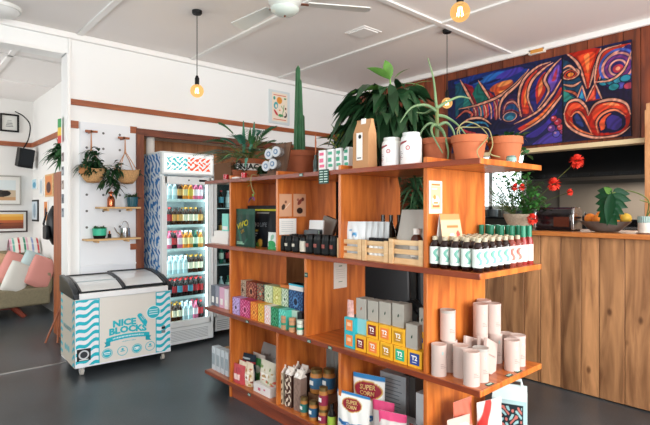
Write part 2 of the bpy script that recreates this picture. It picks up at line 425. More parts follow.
# kitchen shell beyond
kw = M('kitchen_wall', '#6a665e', .5)
mb = MB().mat(kw)
wallbox(mb, 7.2, 7.3, -2.4, 3.5, 0, ZC); wallbox(mb, 7.2, 7.3, 4.7, 5.9, 0, ZC)
wallbox(mb, 7.2, 7.3, 3.5, 4.7, 0, 1.42); wallbox(mb, 7.2, 7.3, 3.5, 4.7, 2.4, ZC)
wallbox(mb, 5.17, 7.3, 5.8, 5.9, 0, ZC); wallbox(mb, 5.17, 7.3, -2.5, -2.4, 0, ZC); struct('wall_kitchen', mb)
mb = MB().mat(trimw)
for yy in (3.53, 4.1, 4.67): mb.box((7.22, yy, 1.91), (.06, .06, .98))
for zz in (1.45, 2.37): mb.box((7.22, 4.1, zz), (.06, 1.2, .06))
struct('window_4', mb)
gm = M('window_daylight_glass', '#ffffff', .2, emis='#eefcff', estr=2.6)
mb = MB().mat(gm); mb.box((7.245, 4.1, 1.91), (.01, 1.2, .96)); struct('window_5', mb)

# ================================================================== SHELVING UNIT
SX0, SX1 = 1.95, 2.54
ZS = [.12, .641, 1.159, 1.672]
PF, PB = 1.965, 2.50
unit = T('shelving_unit', 'long orange timber display shelving unit standing on the dark floor', 'shelving unit', (0, 0, 0))
for k, z in enumerate(ZS):
    y0 = 1.163; y1 = 3.675
    mb = MB().mat(shelfh); mb.box(((SX0+SX1)/2+.004, (y0+y1)/2, z-.0125), (SX1-SX0-.008, y1-y0-.008, .025))
    mb.mat(edgew); mb.box((SX0, (y0+y1)/2, z-.0135), (.008, y1-y0, .027))
    mb.mat(shelfw); mb.box(((SX0+SX1)/2, y0, z-.0135), (SX1-SX0, .008, .027))
    mb.build('shelf_board', unit, .002)
PT = .022
def panel(yy, z0, z1): MB().mat(shelfw).box(((PF+PB)/2, yy+PT/2, (z0+z1)/2), (PB-PF, PT, z1-z0)).build('upright_panel', unit, .0015)
Y4 = [3.295, 2.686, 2.069, 1.459]
for yy in Y4: panel(yy, ZS[2], ZS[3]-.025); panel(yy, 0.0, ZS[0]-.025) if yy in (Y4[0], Y4[3]) else None
for yy in Y4: MB().mat(shelfw).box(((PF+PB)/2, yy+PT/2, ZS[3]+.014), (PB-PF, PT, .028)).build('panel_top', unit, .0015)
for yy in (3.295, 2.385, 1.459): panel(yy, ZS[1], ZS[2]-.025)
for yy in Y4: panel(yy, ZS[0], ZS[1]-.025)
mb = MB().mat(edgew); mb.box((1.985, 2.378, .0475), (.02, 1.84, .095)); mb.box((2.48, 2.378, .0475), (.02, 1.84, .095)); mb.build('kickboard', unit, .002)
# small green price tickets and labels on the shelf edges
tick = M('dark_green_ticket', '#1f4a40', .5); tickp = M('ticket_print', '#cfe8dc', .5)
def ticket(px, k, label, flatt=False, X=None, Y=None):
    t = MB().mat(tick)
    if flatt:
        t.box((0, 0, .0015), (.045, .02, .003)); t.mat(tickp); t.box((0, -.003, .0032), (.03, .003, .0004)); t.box((0, .003, .0032), (.036, .003, .0004))
        tag(t.build('price_ticket'), label, 'price ticket', (X, Y, ZS[k]), 0, 'green price tickets')
    else:
        t.box((0, -.003, 0), (.035, .003, .018)); t.mat(tickp); t.box((0, -.0048, .003), (.024, .0006, .003)); t.box((0, -.0048, -.004), (.028, .0006, .003))
        tag(t.build('price_ticket'), label, 'price ticket', (SX0-.0045, Yat(px, SX0), ZS[k]-.0135), FACE, 'green price tickets')
ticket(302, 3, 'small green price ticket on the top shelf edge below the cactus pot')
ticket(248, 1, 'small green price ticket on shelf edge below the orange and yellow tea boxes')
ticket(331, 1, 'small green price ticket on the shelf edge at the lower left of the turquoise boxes')
ticket(310, 1, 'small green price ticket on shelf edge right of the kraft tins')
ticket(250, 0, 'small green price ticket on the bottom shelf edge below the white snack box')
ticket(0, 1, 'green price ticket lying at the near corner of the tin shelf', True, 2.06, 1.18)
ticket(0, 1, 'green price ticket lying in the middle of the tin shelf edge', True, 2.24, 1.18)
ticket(0, 1, 'green price ticket lying on tin shelf edge, right of the middle one', True, 2.33, 1.18)
mb = MB().mat(tick).box((0, -.004, 0), (.085, .004, .085)); mb.mat(tickp)
for i in range(5):
    for j in range(2): mb.box((-.02+.04*j, -.0065, .03-.015*i), (.03, .0008, .005))
tag(mb.build('price_sign'), 'square dark green price sign hanging on the top shelf edge below the toothpaste boxes', 'sign', (SX0-.006, Yat(325, SX0), ZS[3]-.035), FACE)
mb = MB().mat(tick).box((0, -.003, 0), (.03, .003, .03)); mb.mat(tickp).box((0, -.005, 0), (.02, .0006, .004))
tag(mb.build('price_ticket'), 'small green ticket on the front edge of the upright right of the blue tea box', 'price ticket', (PF-.002, 2.38, 1.03), FACE, 'green price tickets')

# ================================================================== CHEST FREEZER
fz = T('chest_freezer', 'white and turquoise ice cream chest freezer with glass lids on castors', 'freezer', (1.19, 4.545, 0), -.05); fz.scale = (1.06, 1, 1)
FW, FD, FH0, FB = .79, .57, .075, .70
cream = M('freezer_white', '#e4e2dc', .35)
MB().mat(cream).box((FW/2, FD/2, (FH0+FB)/2), (FW, FD, FB-FH0)).build('cabinet_body', fz, .008)
def waves(P, x0, x1, per=.066, amp=.0125, lam=.125, slope=.35):
    X, Y = P.X, P.Y
    ph = (Y-slope*X-amp*np.sin(2*PI*X/lam+.6))/per
    m = (np.abs((ph % 1)-.5) < .23) & (X > x0) & (X < x1); P.put(m.astype(float), '27b4c6')
def ffront(U, V):
    P = Paint(U*FW, V*(FB-FH0), 'dedbd3'); X, Y = P.X, P.Y
    P.rect(0, 0, .185, 1, 'e6ebf0'); P.rect(.655, 0, FW, 1, 'e6ebf0'); P.rect(0, .585, FW, 1, 'e0e0dc')
    waves(P, .004, .178); waves(P, .662, FW-.004)
    P.rect(0, .585, FW, 1, 'e6e6e2'); P.rect(0, 0, FW, .012, 'e6ebf0')
    P.rect(.178, .012, .185, .58, '27b4c6'); P.rect(.655, .012, .662, .58, '27b4c6'); P.rect(0, .578, .185, .584, '27b4c6'); P.rect(.655, .578, FW, .584, '27b4c6')
    for cx, fill in ((.245, 1), (.37, 0), (.49, 1), (.605, 0)):
        P.ell(cx, .085, .043, .043, '27b4c6', .06); P.ell(cx, .085, .036, .036, '27b4c6' if fill else 'dedbd3', .06)
        P.ring(cx, .085, .036, .004, 'dedbd3')
        if fill: P.rect(cx-.022, .075, cx+.022, .08, 'e8f4f4'); P.rect(cx-.026, .087, cx+.026, .094, 'e8f4f4')
        else: P.rect(cx-.018, .08, cx+.018, .088, '27b4c6'); P.ell(cx, .1, .01, .01, '27b4c6')
    P.poly([(.4725, .1), (.5075, .1), (.49, .07)], 'e8f4f4')
    P.ell(.635, .40, .062, .062, 'e6f2f2', .05); P.ell(.635, .40, .056, .056, '35b8c8', .05)
    for yy in (.42, .40, .38): P.rect(.597, yy, .673, yy+.008, 'd8f0f2')
    # banner
    a = .215-((X-.42)**2)*.55
    P.put(((np.abs(Y-a) < .021) & (X > .235) & (X < .60)).astype(float), '27b4c6')
    P.poly([(.22, .14), (.235, .163), (.222, .185), (.27, .195), (.27, .15)], '1f9fb0'); P.poly([(.615, .14), (.6, .163), (.613, .185), (.565, .195), (.565, .15)], '1f9fb0')
    P.put(((np.abs(Y-a) < .006) & (X > .29) & (X < .55) & (np.sin(X*520) > -.4)).astype(float), 'dff2f3')
    P.put(((np.abs(Y-a+.045) < .003) & (X > .36) & (X < .48) & (np.sin(X*620) > -.3)).astype(float), '27b4c6')
    P.rect(.012, .055, .118, .16, '14181c'); P.ell(.065, .108, .04, .04, 'c9ccd0', .05); P.ell(.065, .108, .028, .028, '30343a', .05); P.rect(.03, .062, .1, .07, 'dddddd')
    P.rect(.708, .225, .742, .25, '20262a'); P.rect(.715, .255, .735, .262, '8a9498'); P.rect(.708, .19, .742, .215, '7a8488')
    # ice block icon
    P.line([(.515, .385), (.56, .315)], .042, .042, '27b4c6', .1); P.line([(.522, .374), (.545, .338)], .004, .004, 'dedbd3', .3); P.line([(.534, .382), (.557, .346)], .004, .004, 'dedbd3', .3); P.line([(.558, .315), (.57, .296)], .01, .01, '27b4c6')
    return P.c
grid_paint('front_graphic', flat(FW-.004, FB-FH0-.004, .002, -.0012, FH0+.002), 300, 240, ffront, fz, painted('print_gloss', .35))
def fside(U, V):
    P = Paint(U*FD, V*(FB-FH0), 'cfc6b6'); waves(P, 0, .09); waves(P, FD-.1, FD)
    P.ell(.27, .12, .03, .03, '4db4c0'); P.ell(.2, .12, .03, .03, '4db4c0'); P.ell(.34, .12, .03, .03, '4db4c0')
    return P.c
grid_paint('side_graphic', lambda U, V: np.stack([np.full_like(U, -.0012), FD-U*FD, FH0+V*(FB-FH0)], 1), 120, 120, fside, fz, painted('print_gloss', .35))
arch = lambda k: (lambda x, y, z: (x, y, z-((x-.40)**2)*k))
text('NICE', .078, teal, fz, .385, -.0035, FH0+.340, fn=arch(.5), bold=.004, sx=1.1)
text('BLOCKS', .078, teal, fz, .415, -.0035, FH0+.276, fn=arch(.5), bold=.004, sx=1.08)
o = text('NICE BLOCKS', .05, teal, fz, 0, 0, 0, bold=.001)
for v in o.data.vertices: v.co = (-.003, .28-v.co.x, .38+v.co.z)
text('FREEZER', .018, M('grey_print', '#50565a', .5), fz, .69, -.003, FB-.025)
# sloping top: rubber frame, end caps, two glass lids
dk = M('freezer_black_trim', '#23282d', .3)
prof = [(-.012, FB-.035), (-.012, FB+.012), (.05, FB+.045), (.2, FB+.088), (.38, FB+.112), (FD+.01, FB+.12), (FD+.01, FB-.035)]
for xx in (-.012, FW-.03): MB().mat(dk).prism([(p[0], p[1]) for p in prof], .042, 'x', xx).build('end_cap', fz, .006)
MB().mat(M('freezer_rail_white', '#e9ebec', .3)).box((FW/2, -.004, FB-.012), (FW-.06, .03, .05)).build('front_rail', fz, .006)
def lidz(y): return np.interp(y, [0, .05, .2, .38, FD], [FB+.014, FB+.036, FB+.078, FB+.102, FB+.108])
lidg = M('frosted_lid_glass', '#f0f6f8', .12, spec=.6, coat=.4)
for i, (x0, x1, dz) in enumerate(((.035, .40, -.006), (.385, FW-.035, .008))):
    mb = MB().mat(lidg); mb.sheet(lambda u, v: (x0+.02+u*(x1-x0-.04), .03+v*(FD-.05), lidz(.03+v*(FD-.05))+dz), 4, 12); lid = mb.build('glass_lid', fz)
    mb = MB().mat(dk)
    for xx in (x0+.012, x1-.012): mb.tube([(xx, y, lidz(y)+dz) for y in np.linspace(.02, FD-.01, 12)], .012, 6)
    for y in (.02, FD-.01): mb.tube([(x0+.012, y, lidz(y)+dz), (x1-.012, y, lidz(y)+dz)], .011, 6)
    mb.build('lid_frame', lid)
    # stock seen through the lid
MB().mat(M('lid_divider_line', '#b8c4c8', .4)).tube([(.06, .25, lidz(.25)-.002), (.38, .25, lidz(.25)-.002)], .004, 6).build('lid_rib', fz)
for x_, y_ in ((.06, .05), (FW-.06, .05), (.06, FD-.06), (FW-.06, FD-.06)):
    c = MB().mat(M('castor_rubber', '#b5b0a8', .6)).lathe([(.001, -.012), (.03, -.012), (.03, .012), (.001, .012)], 16, (x_, y_, .03), (1, 0, 0)).build('castor', fz)
    MB().mat(steel).box((x_, y_, .066), (.035, .04, .012)).box((x_-.017, y_, .05), (.004, .03, .04)).box((x_+.017, y_, .05), (.004, .03, .04)).build('castor_bracket', c)

# ================================================================== DRINKS FRIDGE
fr = T('drinks_fridge', 'tall white glass door drinks fridge with a patterned header, beside the freezer', 'fridge', (2.065, 4.84, 0), 0)
RW, RD, RH = .585, .62, 2.03
fwhite = M('fridge_white', '#e6eef0', .35)
mb = MB().mat(fwhite)
mb.box((.02, RD/2, RH/2+.03), (.04, RD, RH-.06)); mb.box((RW-.02, RD/2, RH/2+.03), (.04, RD, RH-.06)); mb.box((RW/2, RD-.02, RH/2+.03), (RW-.08, .04, RH-.06))
mb.box((RW/2, RD/2+.01, .13), (RW-.08, RD-.06, .16)); mb.box((RW/2, RD/2+.01, RH-.12), (RW-.08, RD-.06, .22)); mb.build('cabinet', fr, .004)
def fl(U, V):
    X, Y = U*RD, V*1.95; P = Paint(X, Y, 'dfe9f2')
    q = np.sin(X*55+4*np.sin(Y*21+X*9))+np.sin(Y*52+3.4*np.sin(X*37+Y*15))+.8*np.sin((X+Y)*71+3*np.sin(Y*33))
    P.put((q > .1).astype(float), '2f86cc'); P.put((q > 1.5).astype(float), '1f5fa8'); return P.c
grid_paint('side_graphic', lambda U, V: np.stack([np.full_like(U, -.001), RD-U*RD, .06+V*1.95], 1), 150, 470, fl, fr, painted('print_gloss', .35))
# header
def fh(U, V):
    X, Y = U*.58, V*.19; P = Paint(X, Y, 'f4f8f8')
    q = np.sin(X*95+3*np.sin(Y*60))+np.sin(Y*120+3*np.sin(X*45))+.6*np.sin((X-Y)*150)
    left = X < .27; m = (Y > .025) & (Y < .165) & (X > .03) & (X < .55)
    P.put(((q > .35) & left & m).astype(float), '3dbcc2'); P.put(((q > 0) & ~left & m).astype(float), 'e45f3e')
    return P.c
hd = MB().mat(fwhite).box((RW/2, -.015, RH-.12), (RW, .07, .235)).build('header_box', fr, .012)
grid_paint('header_graphic', flat(.545, .19, .02, -.0515, RH-.215), 220, 80, fh, hd, painted('lit_header', .3, .35))
# plinth grille
mb = MB().mat(fwhite).box((RW/2, -.005, .125), (RW, .05, .17))
mb.mat(M('grille_grey', '#b4bdc2', .4))
for i in range(7): mb.box((RW/2, -.031, .075+i*.016), (.46, .004, .007))
mb.build('plinth_grille', fr, .004)
mb = MB().mat(black)
for x_ in (.06, RW-.06):
    for y_ in (.06, RD-.06): mb.lathe([(.018, 0), (.018, .05)], 10, (x_, y_, 0))
mb.build('feet', fr)
# door
dr = MB().mat(fwhite)
dz0, dz1 = .215, 1.775
for x_ in (.03, RW-.03): dr.box((x_, -.02, (dz0+dz1)/2), (.055, .045, dz1-dz0))
dr.box((RW/2, -.02, dz0+.03), (RW-.06, .045, .06)); dr.box((RW/2, -.02, dz1-.04), (RW-.06, .045, .08))
dro = dr.build('door', fr, .005)
MB().mat(glass('fridge_glass')).box((RW/2, -.02, (dz0+dz1)/2), (RW-.11, .008, dz1-dz0-.13)).build('door_glass', dro)
mb = MB().mat(black).box((RW-.13, -.044, dz1-.035), (.09, .004, .022)).lathe([(.008, 0), (.008, .006)], 10, (RW/2, -.042, dz1-.035), (0, -1, 0)); mb.build('thermometer', dro)
MB().mat(M('handle_white', '#f2f5f6', .3)).box((RW-.03, -.05, 1.0), (.022, .02, .5)).build('handle', dro, .004)
led = M('fridge_light', '#ffffff', .4, emis='#e8fbff', estr=4)
mb = MB().mat(led)
for x_ in (.052, RW-.052): mb.box((x_, .03, 1.0), (.012, .014, 1.5))
mb.build('light_strip', fr)
rz_rows = [1.532, 1.262, 1.012, .745, .502, .245]
for z in rz_rows:
    MB().mat(M('shelf_wire_white', '#dfeaec', .35)).box((RW/2, .30, z-.008), (RW-.085, .5, .008)).box((RW/2, .05, z-.002), (RW-.085, .008, .03)).build('fridge_shelf', fr)
a = area('fridge_glow', (2.065+RW/2, 4.84+.09, 1.0), (PI/2, 0, 0), .45, 1.5, 6, (.86, .97, 1))
# bottles: shapes shared
def bottle(name, liquid, lab, cap, r=.03, h=.2, neck=.011, seg=12, labf=(.28, .62)):
    root = bpy.data.objects.new(name, None); C.objects.link(root)
    body = MB().mat(liquid).lathe([(r*.9, 0), (r, .006), (r, h*.58), (r*.9, h*.66), (neck*1.2, h*.82), (neck, h*.86), (neck, h*.93), (.0001, h*.93)], seg).build('glass_body', root)
    MB().mat(lab).lathe([(r+.0008, h*labf[0]), (r+.0008, h*labf[1])], seg).build('paper_label', root)
    MB().mat(cap).lathe([(neck+.003, h*.91), (neck+.003, h), (.0001, h)], seg).build('cap', root)
    return root
def cm(hexv, rough=.35, **k): return M('c_'+hexv, '#'+hexv, rough, **k)
cola = M('cola_liquid', '#22100c', .1, coat=.5); clear = M('water_bottle_plastic', '#c2d6dc', .1, coat=.5); amber = M('amber_glass', '#3c1c0c', .1, coat=.4)
juice_o = M('orange_juice', '#e08a30', .2, coat=.4); juice_p = M('pink_drink', '#d86a8a', .2, coat=.4); green_g = M('green_glass', '#1d5c48', .12, coat=.4)
kinds = {
 'w': (clear, cm('e6eef0'), cm('e4ecf2'), 'clear water bottle'),
 'k': (cola, cm('b82a30'), cm('c02a2a'), 'red capped cola bottle'),
 'K': (cola, cm('58a0b8'), cm('c02a2a'), 'blue labelled cola bottle'),
 'a': (amber, cm('d8a058'), cm('2a2a2a'), 'tan labelled brown bottle'),
 'A': (amber, cm('eee0c8'), cm('b8862a'), 'cream labelled brown bottle'),
 'o': (juice_o, cm('f0d8a0'), cm('e8e8e8'), 'orange juice bottle'),
 'p': (juice_p, cm('f4dce4'), cm('d84868'), 'pink drink bottle'),
 'y': (juice_o, cm('d8b83a'), cm('d8a830'), 'yellow labelled juice bottle'),
 'g': (green_g, cm('d8e8d8'), cm('1a5a3a'), 'green glass bottle'),
}
protos = {}
rowspec = [('wwwaoypp', .19, 'top'), ('kkaaAAAa', .2, 'second'), ('opkpoogo', .19, 'third'), ('wwwwwAAA', .2, 'fourth'), ('kKkKkKkk', .19, 'fifth'), ('aaAAwwpk', .2, 'bottom')]
for ri, (spec, h, nm) in enumerate(rowspec):
    for i, ch in enumerate(spec):
        liq, lb, cp, desc = kinds[ch]
        loc = (2.065+.082+i*.0601, 4.84+.105, rz_rows[ri]-.004)
        lab = f'{desc}, {ORD[i]} on the {nm} drinks fridge shelf'
        if ch not in protos:
            p = bottle('drink_bottle', liq, lb, cp, .0285, .2); p.location = loc; p['label'] = lab; p['category'] = 'bottle'; p['group'] = 'bottles in the drinks fridge'; protos[ch] = p
        else: dup(protos[ch], loc, 0, lab, 'bottles in the drinks fridge')
# second bottle row, standing behind
for ri, (spec, h, nm) in enumerate(rowspec):
    for i, ch in enumerate(spec):
        dup(protos[ch], (2.065+.082+i*.0601, 4.84+.19, rz_rows[ri]-.004), 0, f'rear drink bottle, {ORD[i]} on the {nm} fridge shelf', 'rear rank of fridge bottles')
# paper roll on top
mb = MB().mat(M('roll_white', '#ece8e2', .7)).lathe([(.045, 0), (.045, .22), (.018, .22), (.018, .18), (.0001, .18)], 20)
tag(mb.build('paper_roll'), 'white paper roll standing on top of the drinks fridge', 'paper roll', (2.15, 5.3, RH), 0)

# second fridge seen past the end of the shelving
f2 = T('display_fridge', 'narrow white glass fridge half hidden behind the shelving end', 'fridge', (2.73, 4.98, 0), 0)
mb = MB().mat(fwhite)
mb.box((.02, .28, 1.0), (.04, .56, 1.9)); mb.box((.58, .28, 1.0), (.04, .56, 1.9)); mb.box((.3, .54, 1.0), (.52, .04, 1.9)); mb.box((.3, .28, .14), (.6, .56, .18)); mb.box((.3, .28, 1.9), (.6, .56, .1)); mb.build('cabinet', f2, .004)
mb = MB().mat(M('grille_grey', '#b4bdc2', .4))
for i in range(5): mb.box((.3, -.003, .08+i*.022), (.48, .006, .009))
mb.build('plinth_grille', f2)
mb = MB().mat(fwhite)
for x_ in (.02, .58): mb.box((x_, -.02, 1.03), (.04, .035, 1.6))
mb.box((.3, -.02, .25), (.52, .035, .05)); mb.box((.3, -.02, 1.82), (.52, .035, .05)); d2 = mb.build('door', f2, .004)
MB().mat(glass('fridge_glass')).box((.3, -.02, 1.03), (.52, .006, 1.55)).build('door_glass', d2)
mb = MB().mat(black)
for y_ in (.06, .5):
    for x_ in (.05, .55): mb.lathe([(.016, 0), (.016, .05)], 8, (x_, y_, 0))
mb.build('feet', f2)
darkin = M('fridge_dark_inner', '#20272a', .4)
MB().mat(darkin).box((.3, .51, 1.0), (.5, .01, 1.6)).build('back_liner', f2)
for z in (.45, .8, 1.12, 1.45): MB().mat(M('shelf_wire_white', '#dfeaec', .35)).box((.3, .27, z-.006), (.52, .46, .01)).build('fridge_shelf', f2)
for z, nm, ks in ((.23, 'bottom', 'kgAk'), (.455, 'second', 'gwgK'), (.805, 'third', 'kgkA'), (1.125, 'fourth', 'AaAa'), (1.455, 'top', 'wKwa')):
    for i, ch in enumerate(ks): dup(protos[ch], (2.73+.08+i*.09, 5.08, z), 0, f'{kinds[ch][3]}, {ORD[i]} on {nm} shelf of half hidden fridge', 'bottles in the half hidden fridge')

# ================================================================== PEGBOARD WALL
PGY = WY-.02
pg = T('pegboard', 'tall white pegboard with round holes fixed to the wall above the freezer', 'pegboard', (1.39, WY, .62))
MB().mat(M('pegboard_white', '#e6ebf0', .4)).box((.27, -.01, .835), (.54, .02, 1.67)).build('board', pg, .003)
hole = M('peg_hole', '#6e6e70', .8); mb = MB().mat(hole)
for zz in (.64, .80, .96, 1.12, 1.42, 1.575):
    for xx in (.06, .215, .375):
        mb.lathe([(.012, 0), (.012, .0015)], 12, (xx, -.0202, zz), (0, -1, 0))
mb.build('peg_holes', pg)
MB().mat(M('pegboard_white', '#e6ebf0', .4)).box((.27, -.028, .26), (.54, .014, .02)).build('lower_batten', pg)
def dowel(x, z, label):
    mb = MB().mat(railtim).lathe([(.012, 0), (.014, .005), (.014, .09), (.011, .095)], 12, (0, 0, 0), (0, -1, 0)).box((0, -.085, 0), (.11, .02, .02))
    tag(mb.build('wooden_peg'), label, 'peg', (x, PGY-.001, z), 0)
dowel(1.468, 2.19, 'turned wooden peg holding up the left hanging basket'); dowel(1.775, 2.155, 'turned wooden peg holding up the right hanging basket')
straw = M('woven_straw', '#c79c6c', .85, noise=.25, nscale=70, bump=.6); rope = M('jute_rope', '#c28e6c', .9)
def basket(x, z, topz, label, lean):
    t = T('hanging_basket', label, 'basket', (x, PGY-.13, z), 0)
    def f(u, v):
        a = 2*PI*u; r = (1-.55*(1-v)**2.2); lift = .02*abs(math.cos(a))**3*v
        return (.125*r*math.cos(a), .075*r*math.sin(a), .125*v+lift-.04)
    mb = MB().mat(straw).sheet(f, 28, 8, True); mb.lathe([(.055, -.04), (.0001, -.041)], 16); o = mb.build('basket_bowl', t)
    o.modifiers.new('s', 'SOLIDIFY').thickness = .006
    mb = MB().mat(straw)
    mb.tube([(.125*math.cos(2*PI*i/28), .075*math.sin(2*PI*i/28), .086+.02*abs(math.cos(2*PI*i/28))**3) for i in range(28)], .006, 6, True); mb.build('rim', t)
    mb = MB().mat(rope)
    for s in (-1, 1): mb.tube([(s*.085, -.05, .085), (s*.045, .0, .19), (.004*s, .045, .28), (lean, .05, topz-z)], .004, 6); mb.tube([(s*.085, .05, .085), (s*.04, .05, .2), (-.004*s, .05, .28), (lean, .05, topz-z)], .004, 6)
    mb.sphere((0, .045, .275), .011); mb.build('rope_hanger', t)
    return t
b1 = basket(1.468, 1.735, 2.205, 'left straw hanging basket overflowing with a dark leafy plant', 0)
MB().mat(M('kraft_card', '#b07a4c', .8)).box((0, 0, 0), (.075, .004, .09)).build('card_tag', b1).matrix_local = Matrix.Translation((-.095, -.07, .07)) @ Matrix.Rotation(.5, 4, 'Y')
basket(1.79, 1.735, 2.17, 'right straw hanging basket holding a small dark pot', 0)
# plant materials
def leafm(name, col, col2=None, rough=.45):
    m = M(name, col, rough, noise=.25, nscale=14); return m
lfD = leafm('leaf_deep_green', '#1f3f24', rough=.38); lfM = leafm('leaf_mid_green', '#356b3a'); lfB = leafm('leaf_blue_green', '#3f7a62'); lfL = leafm('leaf_light_green', '#6c9c48'); lfY = leafm('leaf_variegated_edge', '#b9bf62'); stemm = leafm('plant_stem', '#5d6b38')
olive = leafm('leaf_grey_green', '#5d7a60'); dying = leafm('leaf_brown_tip', '#9a6a3c')
def rdir(az, el): return Vector((math.cos(az)*math.cos(el), math.sin(az)*math.cos(el), math.sin(el)))
def bushy(mb, n, base, spread, L, W, droop=(.2, .7), el=(0, 1.3), az=(0, 2*PI), shape=.8, stem=0):
    for i in range(n):
        a = random.uniform(*az); e = random.uniform(*el); d = rdir(a, e)
        p = Vector(base)+Vector((random.uniform(-1, 1)*spread[0], random.uniform(-1, 1)*spread[1], random.uniform(0, 1)*spread[2]))
        l = random.uniform(.7, 1.15)*L
        mb.leaf(p, d, l, W*random.uniform(.8, 1.15), random.uniform(*droop), 5, .2, shape, roll=random.uniform(-.4, .4))
p = T('trailing_plant', 'dark leafy plant spilling out of the left hanging basket', 'plant', (1.468, PGY-.13, 1.76))
mb = MB().mat(lfD); bushy(mb, 80, (0, 0, .05), (.07, .03, .06), .14, .04, (.2, .9), (-.1, 1.3), (PI, 2*PI+.1))
for s in ((-.04, .16), (.0, .2), (.12, -.02), (.16, .02), (.18, -.09), (.2, .09)):
    for k in range(26): mb.leaf((s[0]+random.uniform(-.04, .04), -.06+random.uniform(-.03, .03), s[1]+random.uniform(-.06, .05)), rdir(random.uniform(PI, 2*PI), random.uniform(-.6, 1)), .10, .032, .5, 5)
mb.build('foliage', p)
mb = MB().mat(stemm)
for s in ((-.04, .16), (.0, .2), (.12, -.02), (.18, -.09), (.2, .09)): mb.tube([(0, 0, .02), (s[0]*.5, -.04, max(s[1], .08)*.7+.04), (s[0], -.06, s[1])], .003, 5)
mb.build('stems', p)
mb = MB().mat(M('dark_blue_glaze', '#24404e', .3)).lathe([(.03, 0), (.045, .07), (.04, .07), (.03, .01), (.0001, .01)], 16)
tag(mb.build('small_pot'), 'small dark blue pot sitting in the right hanging basket', 'pot', (1.80, PGY-.13, 1.76), 0)
p = T('basket_plant', 'sprig of dark round leaves at the right edge of the right hanging basket', 'plant', (1.87, PGY-.13, 1.79))
mb = MB().mat(lfD); bushy(mb, 26, (0, 0, .01), (.03, .02, .02), .06, .035, (.2, .6), (-.2, 1.)); mb.build('foliage', p)
# the two small wall shelves and what stands on them
def wallshelf(x0, x1, z, label):
    t = T('wall_shelf', label, 'shelf', ((x0+x1)/2, PGY-.001, z))
    MB().mat(palew).box((0, -.075, 0), (x1-x0, .15, .018)).build('board', t, .003)
    for s in (-1, 1): MB().mat(palew).lathe([(.012, 0), (.012, .12)], 10, (s*(x1-x0)*.28, 0, -.021), (0, -1, 0)).build('dowel_bracket', t)
wallshelf(1.525, 1.925, 1.452, 'upper small pine shelf pegged on the white pegboard'); wallshelf(1.405, 1.925, 1.142, 'lower longer pine shelf pegged on the white pegboard')
copper = M('copper', '#c4724e', .25, 1)
t = T('copper_mister', 'copper plant mister on the upper pegboard shelf', 'mister', (1.655, PGY-.075, 1.461))
MB().mat(copper).lathe([(.034, 0), (.036, .01), (.036, .075), (.026, .1), (.014, .11), (.014, .125), (.0001, .125)], 18).build('bottle', t)
MB().mat(copper).box((.0, 0, .14), (.05, .014, .02)).tube([(.0, 0, .12), (0, 0, .165)], .006, 8).tube([(.02, 0, .14), (.03, 0, .115)], .004, 6).build('spray_head', t)
t = T('teal_planter', 'dark teal glazed planter on the upper pegboard shelf', 'planter', (1.865, PGY-.075, 1.461))
mb = MB().mat(M('teal_glaze', '#1f5866', .2, coat=.5)); 
mb.lathe([(.045, 0), (.05, .005), (.058, .1), (.053, .1), (.045, .02), (.0001, .02)], 22); mb.build('pot', t)
p = T('succulent', 'small dark leafy plant growing in the teal planter on the pegboard shelf', 'plant', (1.865, PGY-.075, 1.545)); mb = MB().mat(lfD); bushy(mb, 36, (0, 0, 0), (.03, .03, .02), .07, .025, (.1, .7), (.1, 1.3)); mb.mat(lfM); bushy(mb, 10, (-.05, 0, .02), (.02, .02, .02), .05, .02); mb.build('foliage', p)
t = T('mint_planter', 'mint green planter with black base on the lower pegboard shelf', 'planter', (1.545, PGY-.078, 1.151))
MB().mat(M('mint_glaze', '#43bd98', .3)).lathe([(.062, .032), (.066, .1), (.06, .1), (.055, .05), (.0001, .05)], 24).build('pot', t)
MB().mat(black).lathe([(.05, 0), (.06, .031), (.0001, .031)], 24).build('base_dish', t)
p = T('clover_plant', 'low bushy green plant in the mint planter', 'plant', (1.545, PGY-.078, 1.24)); mb = MB().mat(lfM); bushy(mb, 80, (0, 0, 0), (.045, .045, .015), .035, .022, (.1, .6), (.1, 1.4)); mb.build('foliage', p)
t = T('watering_can', 'small steel watering can with long spout on the lower pegboard shelf', 'watering can', (1.79, PGY-.078, 1.151))
MB().mat(steel).lathe([(.05, 0), (.052, .004), (.045, .098), (.042, .098), (.045, .01), (.0001, .01)], 22).build('can_body', t)
MB().mat(steel).tube([(-.044, 0, .03), (-.08, 0, .06), (-.105, 0, .105)], [.007, .005, .004], 8).build('spout', t)
MB().mat(steel).tube([(-.035+.07*(1-math.cos(a))/2+.0, 0, .095+.07*math.sin(a)) for a in np.linspace(0, PI, 12)], .004, 8).build('handle', t)
t = MB().mat(black).box((0, 0, .02), (.03, .012, .04)).mat(copper).box((0, 0, .055), (.014, .01, .03))
tag(t.build('plant_scoop'), 'small black and copper garden tool standing behind the mint planter', 'garden tool', (1.655, PGY-.03, 1.151), 0)

# ================================================================== PLANTS ON THE TOP SHELF
ZT = ZS[3]
def pot(name, label, x, y, z, rt, rb, h, m, rim=.03, saucer=False, cat='plant pot'):
    t = T(name, label, cat, (x, y, z))
    MB().mat(m).lathe([(rb, 0), (rt*.93, h-rim), (rt, h-rim), (rt, h), (rt*.9, h), (rt*.86, h-.03), (rb*.8, .02), (.0001, .02)], 28).build('pot_body', t)
    MB().mat(soil).lathe([(rt*.85, h-.03), (.0001, h-.022)], 18).build('soil', t)
    return t
X1 = 2.2
R_ = Vector((CS, -SN, 0))   # a direction along the shop, towards the counter
